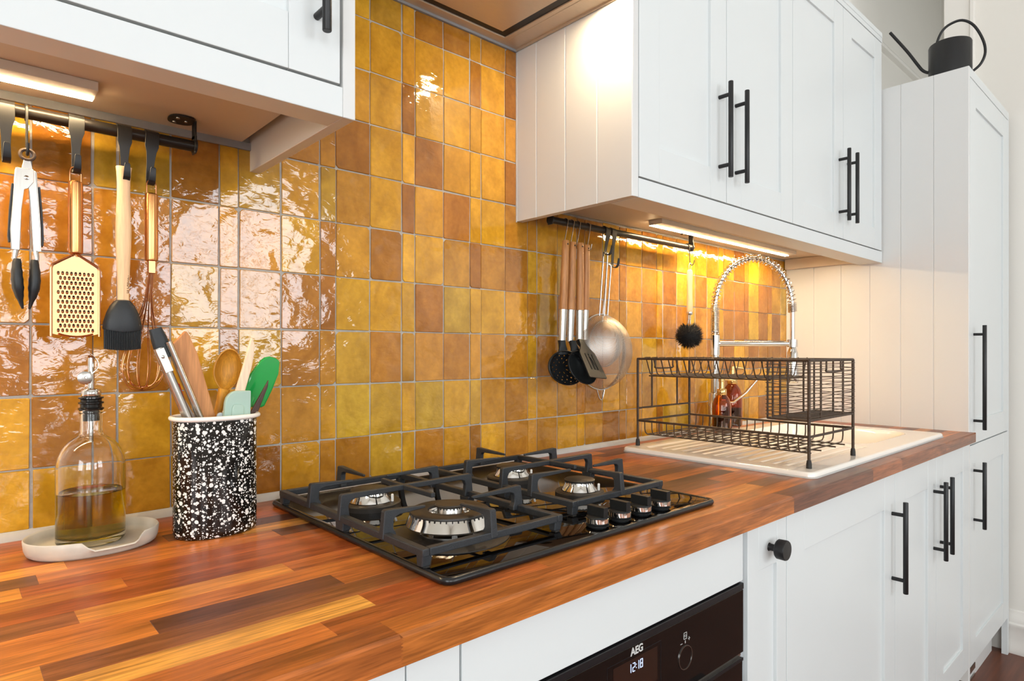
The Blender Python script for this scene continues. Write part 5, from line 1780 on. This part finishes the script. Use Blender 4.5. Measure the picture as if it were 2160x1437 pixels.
bx, by, bz = 0.0576, -0.1001, 0.9262
t = thing('oil_bottle', 'clear glass oil bottle with a steel pourer standing on the spoon rest', 'bottle', (bx, by, bz))
RB = 0.0404
outer = [(0.0001, bz + 0.0005), (RB - 0.004, bz), (RB - 0.001, bz + 0.0012), (RB, bz + 0.004), (RB, 1.027), (RB - 0.0007, 1.034), (RB - 0.0024, 1.042), (RB - 0.0052, 1.0495), (RB - 0.0090, 1.0562), (RB - 0.0140, 1.0620), (RB - 0.0200, 1.0665), (0.0155, 1.0692), (0.0136, 1.0725), (0.0131, 1.0770), (0.0130, 1.082), (0.0130, 1.1000), (0.0142, 1.101), (0.0142, 1.1045), (0.0125, 1.1055)]
inner = [(0.0102, 1.1055), (0.0102, 1.0735), (0.0120, 1.0695), (RB - 0.0215, 1.0640), (RB - 0.0160, 1.0600), (RB - 0.0115, 1.0545), (RB - 0.0080, 1.0482), (RB - 0.0053, 1.0412), (RB - 0.0036, 1.0335), (RB - 0.0030, 1.0265), (RB - 0.0030, bz + 0.0145), (RB - 0.0048, bz + 0.0110), (RB - 0.010, bz + 0.0095), (0.0001, bz + 0.0100)]
obj('glass', G().lathe(outer + inner, (bx, by, 0), 'z', 64, caps=False), M['glass'], t, angle=40)
oil = [(0.0001, bz + 0.0093), (RB - 0.010, bz + 0.0088), (RB - 0.0044, bz + 0.0106), (RB - 0.0025, bz + 0.0144), (RB - 0.0025, 0.9945), (RB - 0.0042, 0.9936), (0.0001, 0.9935)]
obj('oil', G().lathe(oil, (bx, by, 0), 'z', 64, caps=False), M['oil'], t, angle=40)
pz = 1.1000
obj('stopper', G().lathe([(0.0098, pz - 0.010), (0.0100, pz + 0.004), (0.0150, pz + 0.0055), (0.0152, pz + 0.0075), (0.0128, pz + 0.0085), (0.0128, pz + 0.0125), (0.0150, pz + 0.0135), (0.0150, pz + 0.0155), (0.0125, pz + 0.0165), (0.0125, pz + 0.019), (0.0148, pz + 0.0205), (0.0146, pz + 0.0222), (0.0105, pz + 0.0232)], (bx, by, 0), 'z', 32), M['glossblack'], t)
p = obj('pourer', G().lathe([(0.0108, pz + 0.0230), (0.0118, pz + 0.0245), (0.0118, pz + 0.0305), (0.0095, pz + 0.0335), (0.0055, pz + 0.0345), (0.0040, pz + 0.0350), (0.0040, 1.176)], (bx, by, 0), 'z', 28), M['chrome'], t)
obj('spout_cut', G().prism([(by - 0.0040, 1.1755), (by + 0.0040, 1.1755), (by + 0.0040, 1.1795)], 'x', bx - 0.0035, bx + 0.0030), M['chrome'], p, bev=0.0003)
obj('dip_tube', G().tube([(bx, by, pz - 0.008), (bx, by, pz - 0.040)], 0.0026, 12), M['steel'], p)
fl = G().sweep(cr([(bx - 0.0050, by - 0.003, 1.1835), (bx + 0.0010, by - 0.005, 1.1790), (bx + 0.0060, by - 0.006, 1.1715), (bx + 0.0062, by - 0.0065, 1.1630), (bx + 0.0015, by - 0.008, 1.1565), (bx - 0.0045, by - 0.0085, 1.1520)], 4), sell(0.0005, 0.0036, 2, 10), up=(0, 1, 0))
obj('flap', fl, M['chrome'], p)
obj('flap_weight', G().lathe([(0.0075, by - 0.0125), (0.0088, by - 0.0118), (0.0088, by - 0.0090), (0.0075, by - 0.0083)], (bx - 0.0085, 0, 1.1490), 'y', 28).lathe([(0.0016, by - 0.0134), (0.0022, by - 0.0124)], (bx - 0.0075, 0, 1.1495), 'y', 12), M['steel'], p)

# ================================================================ utensil crock
cx, cy = 0.2045, -0.1475
t = thing('utensil_crock', 'black enamel crock with white speckles and a white rim', 'crock', (cx, cy, WT))
A, B_ = 0.0565, 0.0405
N = 96
ZC = 1.0895
rings = []
for k, z in ((0.90, WT + 0.0004), (0.965, WT + 0.0015), (0.99, WT + 0.004), (1.0, WT + 0.009), (1.0, ZC - 0.004)):
    rings.append([(cx + u * k, cy + v * k, z) for u, v in sell(A, B_, 2.3, N)])
obj('body', G().loft(rings, cap1=False), M['speckle'], t, angle=60)
rings = [[(cx + u, cy + v, z) for u, v in sell(A - 0.0014, B_ - 0.0014, 2.3, N)] for z in (ZC - 0.002, WT + 0.0035)]
obj('lining', G().loft(rings, cap0=False), M['enamelwhite'], t, angle=60)
obj('rim', G().tube([(cx + u, cy + v, ZC) for u, v in sell(A + 0.0020, B_ + 0.0020, 2.3, N)], 0.0033, 12, closed=True), M['enamelwhite'], t)


def slab(name, pts, y, th, m, parent, bev=0.001, lean=0.0, bend=0.0):
    """flat piece with outline pts (x, z); its lower end leans in depth"""
    z1 = max(p[1] for p in pts)
    g = G().prism(pts, 'y', -th / 2, th / 2)
    for v in g.v:
        k = z1 - v.z
        v.y += y + lean * k + bend * k * k
    return obj(name, g, m, parent, bev=bev, seg=2)


ZB = WT + 0.006
# folding steel tongs, head down
t = thing('serving_tongs', 'steel serving tongs with a black end, leftmost in the crock', 'tongs', (0.17, -0.145, ZB))
obj('black_end', G().sweep([(0.1262, -0.143, 1.2165), (0.1300, -0.143, 1.205), (0.1350, -0.143, 1.189), (0.1400, -0.143, 1.176)], sell(0.0098, 0.0062, 3, 20), up=(0, 1, 0), scale=[0.80, 1.0, 1.12, 1.1]), M['silicone'], t, angle=60)
ax = Vector((0.0405, 0, -0.1060)).normalized()
nr = Vector((ax.z, 0, -ax.x))


def strip(name, a0, a1, s0, s1, y0, y1, m, par, bev=0.0006, n=8, taper=0):
    o0 = Vector((0.1345, 0, 1.1915))
    pts = []
    for (s_, a_) in ((s0, a0), (s0, a1), (s1, a1 + taper), (s1, a0 + taper)):
        q = o0 + ax * s_ - nr * a_
        pts.append((q.x, q.z))
    return obj(name, G().prism(pts, 'y', y0, y1), m, par, bev=bev, seg=2)


def channel(name, a_, wd, y, dep, s0, s1, par, open_=200):
    """bowed sheet-steel arm along the tongs' axis, centred a_ to the side"""
    o0 = Vector((0.1345, 0, 1.1915))
    rings = []
    for s_ in (s0, s0 + 0.004, s1):
        c = o0 + ax * s_ - nr * a_
        ring = []
        for side in (0, 1):
            rng = range(15) if side == 0 else range(14, -1, -1)
            for k in rng:
                an = pi * (k / 14)
                r_ = 1 - 0.09 * side
                p = c - nr * (cos(an) * wd / 2 * r_)
                ring.append((p.x, y - sin(an) * dep * r_ + (0.0 if not side else 0.0002), p.z))
        rings.append(ring)
    return obj(name, G().loft(rings), M['steel'], par, angle=50)


a1_ = channel('front_arm', -0.0068, 0.0128, -0.1480, 0.0055, 0.0, 0.262, t)
channel('back_arm', 0.0085, 0.0105, -0.1470, 0.0085, -0.004, 0.262, t)
strip('hinge_plate', -0.0115, -0.0005, 0.001, 0.036, -0.1548, -0.1532, M['steel'], a1_, bev=0.0005)
q = Vector((0.1345, 0, 1.1915)) + ax * 0.013 - nr * -0.0062
obj('rivet', G().lathe([(0.0026, -0.1546), (0.0023, -0.1562), (0.0001, -0.1568)], (q.x, 0, q.z), 'y', 14, caps=False), M['chrome'], a1_)

t = thing('wooden_spatula', 'beech spatula with a slanted flat top, next to the steel tongs', 'spatula', (0.2, -0.138, ZB))
slab('blade', [(0.1488, 1.1945), (0.1520, 1.1985), (0.1652, 1.2140), (0.1682, 1.2130), (0.1705, 1.2085), (0.1815, 1.1825), (0.2085, 1.0830), (0.2400, 0.9700), (0.2245, 0.9665), (0.1865, 1.0880), (0.1612, 1.1500)], -0.1365, 0.0075, M['beech'], t, bev=0.0028)

t = thing('wooden_spoon', 'yellowed wooden spoon, in the middle of the crock', 'spoon', (0.22, -0.12, ZB))
g = G()
N = 28
cxs, czs = 0.2285, 1.1560
for side, dpt in ((0, 0.0190), (1, 0.0160)):
    rings = []
    for i in range(9):
        ph = (pi / 2) * i / 8.5
        ring = []
        for k in range(N):
            a = 2 * pi * k / N
            rx, rz = 0.0205, 0.0330
            if sin(a) < 0:
                rx *= 1 - 0.34 * sin(a) ** 2
            ring.append((cxs + (rx - 0.0016 * side) * cos(ph) * cos(a) - 0.10 * (rz * cos(ph) * sin(a)) * -1.0, -0.1255 + dpt * sin(ph) + (0.0 if side else 0.0) - 0.0 + (-0.0002 if side else 0), czs + (rz - 0.0016 * side) * cos(ph) * sin(a)))
        rings.append(ring)
    if side == 0:
        out_r = rings
    else:
        in_r = rings
g.loft(list(reversed(in_r)) + out_r, cap0=True, cap1=True)
obj('bowl', g, M['oldwood'], t, angle=60)
obj('handle', G().tube([(0.2245, -0.1215, 1.1275), (0.2205, -0.1205, 1.112), (0.2155, -0.119, 1.090), (0.1950, -0.130, 0.985), (0.1855, -0.135, 0.932)], [0.0085, 0.0062, 0.0056, 0.0056, 0.006], 14), M['oldwood'], t)

t = thing('wooden_spreader', 'pale wooden spreader with a pointed blade, right of the wooden spoon', 'spreader', (0.24, -0.12, ZB))
slab('blade', [(0.2596, 1.2070), (0.2622, 1.2040), (0.2646, 1.1965), (0.2640, 1.1800), (0.2600, 1.1590), (0.2500, 1.1240), (0.2300, 1.0500), (0.2050, 0.9500), (0.1960, 0.9520), (0.2180, 1.0600), (0.2350, 1.1230), (0.2475, 1.1640), (0.2560, 1.1960)], -0.1345, 0.0060, M['whitewood'], t, bev=0.0024, lean=-0.02)

t = thing('plastic_spatula', 'glossy green plastic spatula, rightmost in the crock', 'spatula', (0.28, -0.12, ZB))
slab('blade', [(0.2790, 1.1700), (0.2860, 1.1752), (0.2940, 1.1768), (0.3030, 1.1742), (0.3085, 1.1708), (0.3100, 1.1660), (0.3080, 1.1480), (0.2975, 1.1220), (0.2855, 1.0975), (0.2810, 1.0960), (0.2665, 1.0960), (0.2500, 1.1220), (0.2640, 1.1500)], -0.1200, 0.0075, M['green'], t, bev=0.003, bend=0.0)
obj('handle', G().tube([(0.2660, -0.1215, 1.1120), (0.2510, -0.134, 1.0880), (0.2180, -0.142, 0.990), (0.2020, -0.145, 0.935)], [0.0048, 0.0046, 0.0046, 0.005], 12), M['green'], t)

t = thing('silicone_spatula', 'mint green silicone spatula with one rounded corner, at the crock front', 'spatula', (0.23, -0.165, ZB))
slab('blade', [(0.2092, 1.0800), (0.2112, 1.1100), (0.2130, 1.1170), (0.2165, 1.1218), (0.2210, 1.1250), (0.2262, 1.1266), (0.2480, 1.1262), (0.2475, 1.0800), (0.2450, 1.0640), (0.2120, 1.0640)], -0.1650, 0.0085, M['mint'], t, bev=0.0016, lean=0.03)
slab('blade_core', [(0.2185, 1.0640), (0.2200, 1.1015), (0.2225, 1.1070), (0.2345, 1.1070), (0.2375, 1.1030), (0.2380, 1.0640)], -0.1670, 0.0080, M['mint'], t, bev=0.002, lean=0.03)
obj('handle', G().tube([(0.2285, -0.161, 1.068), (0.2200, -0.156, 1.00), (0.2120, -0.151, 0.935)], 0.0048, 12), M['palewood'], t)

t = thing('pointed_stick', 'dark brown pointed stick crossing the green spatula in the crock', 'stick', (0.25, -0.15, ZB))
slab('shaft', [(0.2806, 1.1405), (0.2795, 1.1300), (0.2660, 1.0960), (0.2380, 1.0300), (0.2100, 0.9600), (0.2030, 0.9640), (0.2300, 1.0350), (0.2535, 1.0930), (0.2700, 1.1220)], -0.1500, 0.0050, M['darkwood'], t, bev=0.0012)

t = thing('red_spatula', 'red silicone spatula with grey neck, behind the beech spatula', 'spatula', (0.18, -0.12, ZB))
slab('blade', [(0.1560, 1.1330), (0.1585, 1.1395), (0.1625, 1.1380), (0.1700, 1.1150), (0.1690, 1.1120), (0.1640, 1.1105), (0.1570, 1.1200)], -0.1190, 0.0070, M['red'], t, bev=0.0015)
slab('neck', [(0.1635, 1.1125), (0.1700, 1.1145), (0.1850, 1.0850), (0.2150, 1.0000), (0.2060, 0.9960), (0.1720, 1.0850)], -0.1200, 0.0060, M['greyblue'], t, bev=0.0015)
t = thing('grey_spatula', 'small pale grey spatula tip just showing above the crock rim', 'spatula', (0.2, -0.15, ZB))
slab('blade', [(0.2010, 1.0860), (0.2035, 1.0935), (0.2065, 1.0955), (0.2105, 1.0950), (0.2105, 1.0600), (0.2040, 1.0600)], -0.1580, 0.0050, M['greyblue'], t, bev=0.0012)

# ================================================================ watering can
wx, wy, wz = 2.465, -0.5335, ZT
t = thing('watering_can', 'black watering can with a ring handle on top of the tall cabinet', 'watering can', (wx, wy, wz))
RW = 0.0625
obj('body', G().lathe([(0.0001, wz + 0.0005), (RW - 0.003, wz + 0.0005), (RW, wz + 0.004), (RW, wz + 0.113), (RW - 0.002, wz + 0.1175), (RW - 0.007, wz + 0.120), (0.022, wz + 0.1205), (0.0205, wz + 0.1185), (0.0001, wz + 0.1185)], (wx, wy, 0), 'z', 48, caps=False), M['black'], t)
dl = Vector((-0.235, 0.972, 0)).normalized()      # towards the spout


def can(a, z):
    return (wx + dl.x * a, wy + dl.y * a, wz + z)


sp = [can(0.052, 0.034), can(0.066, 0.038), can(0.080, 0.050), can(0.0950, 0.075), can(0.1250, 0.128), can(0.1760, 0.208)]
obj('spout', G().tube(cr(sp, 5), 0.0050, 12), M['black'], t)
rg = [can(a, z) for a, z in ((0.040, 0.110), (0.036, 0.138), (0.022, 0.170), (0.0, 0.187), (-0.033, 0.191), (-0.065, 0.165), (-0.090, 0.110), (-0.0965, 0.065), (-0.0845, 0.030), (-0.062, 0.010))]
obj('ring_handle', G().tube(cr(rg, 5), 0.0042, 10), M['black'], t)
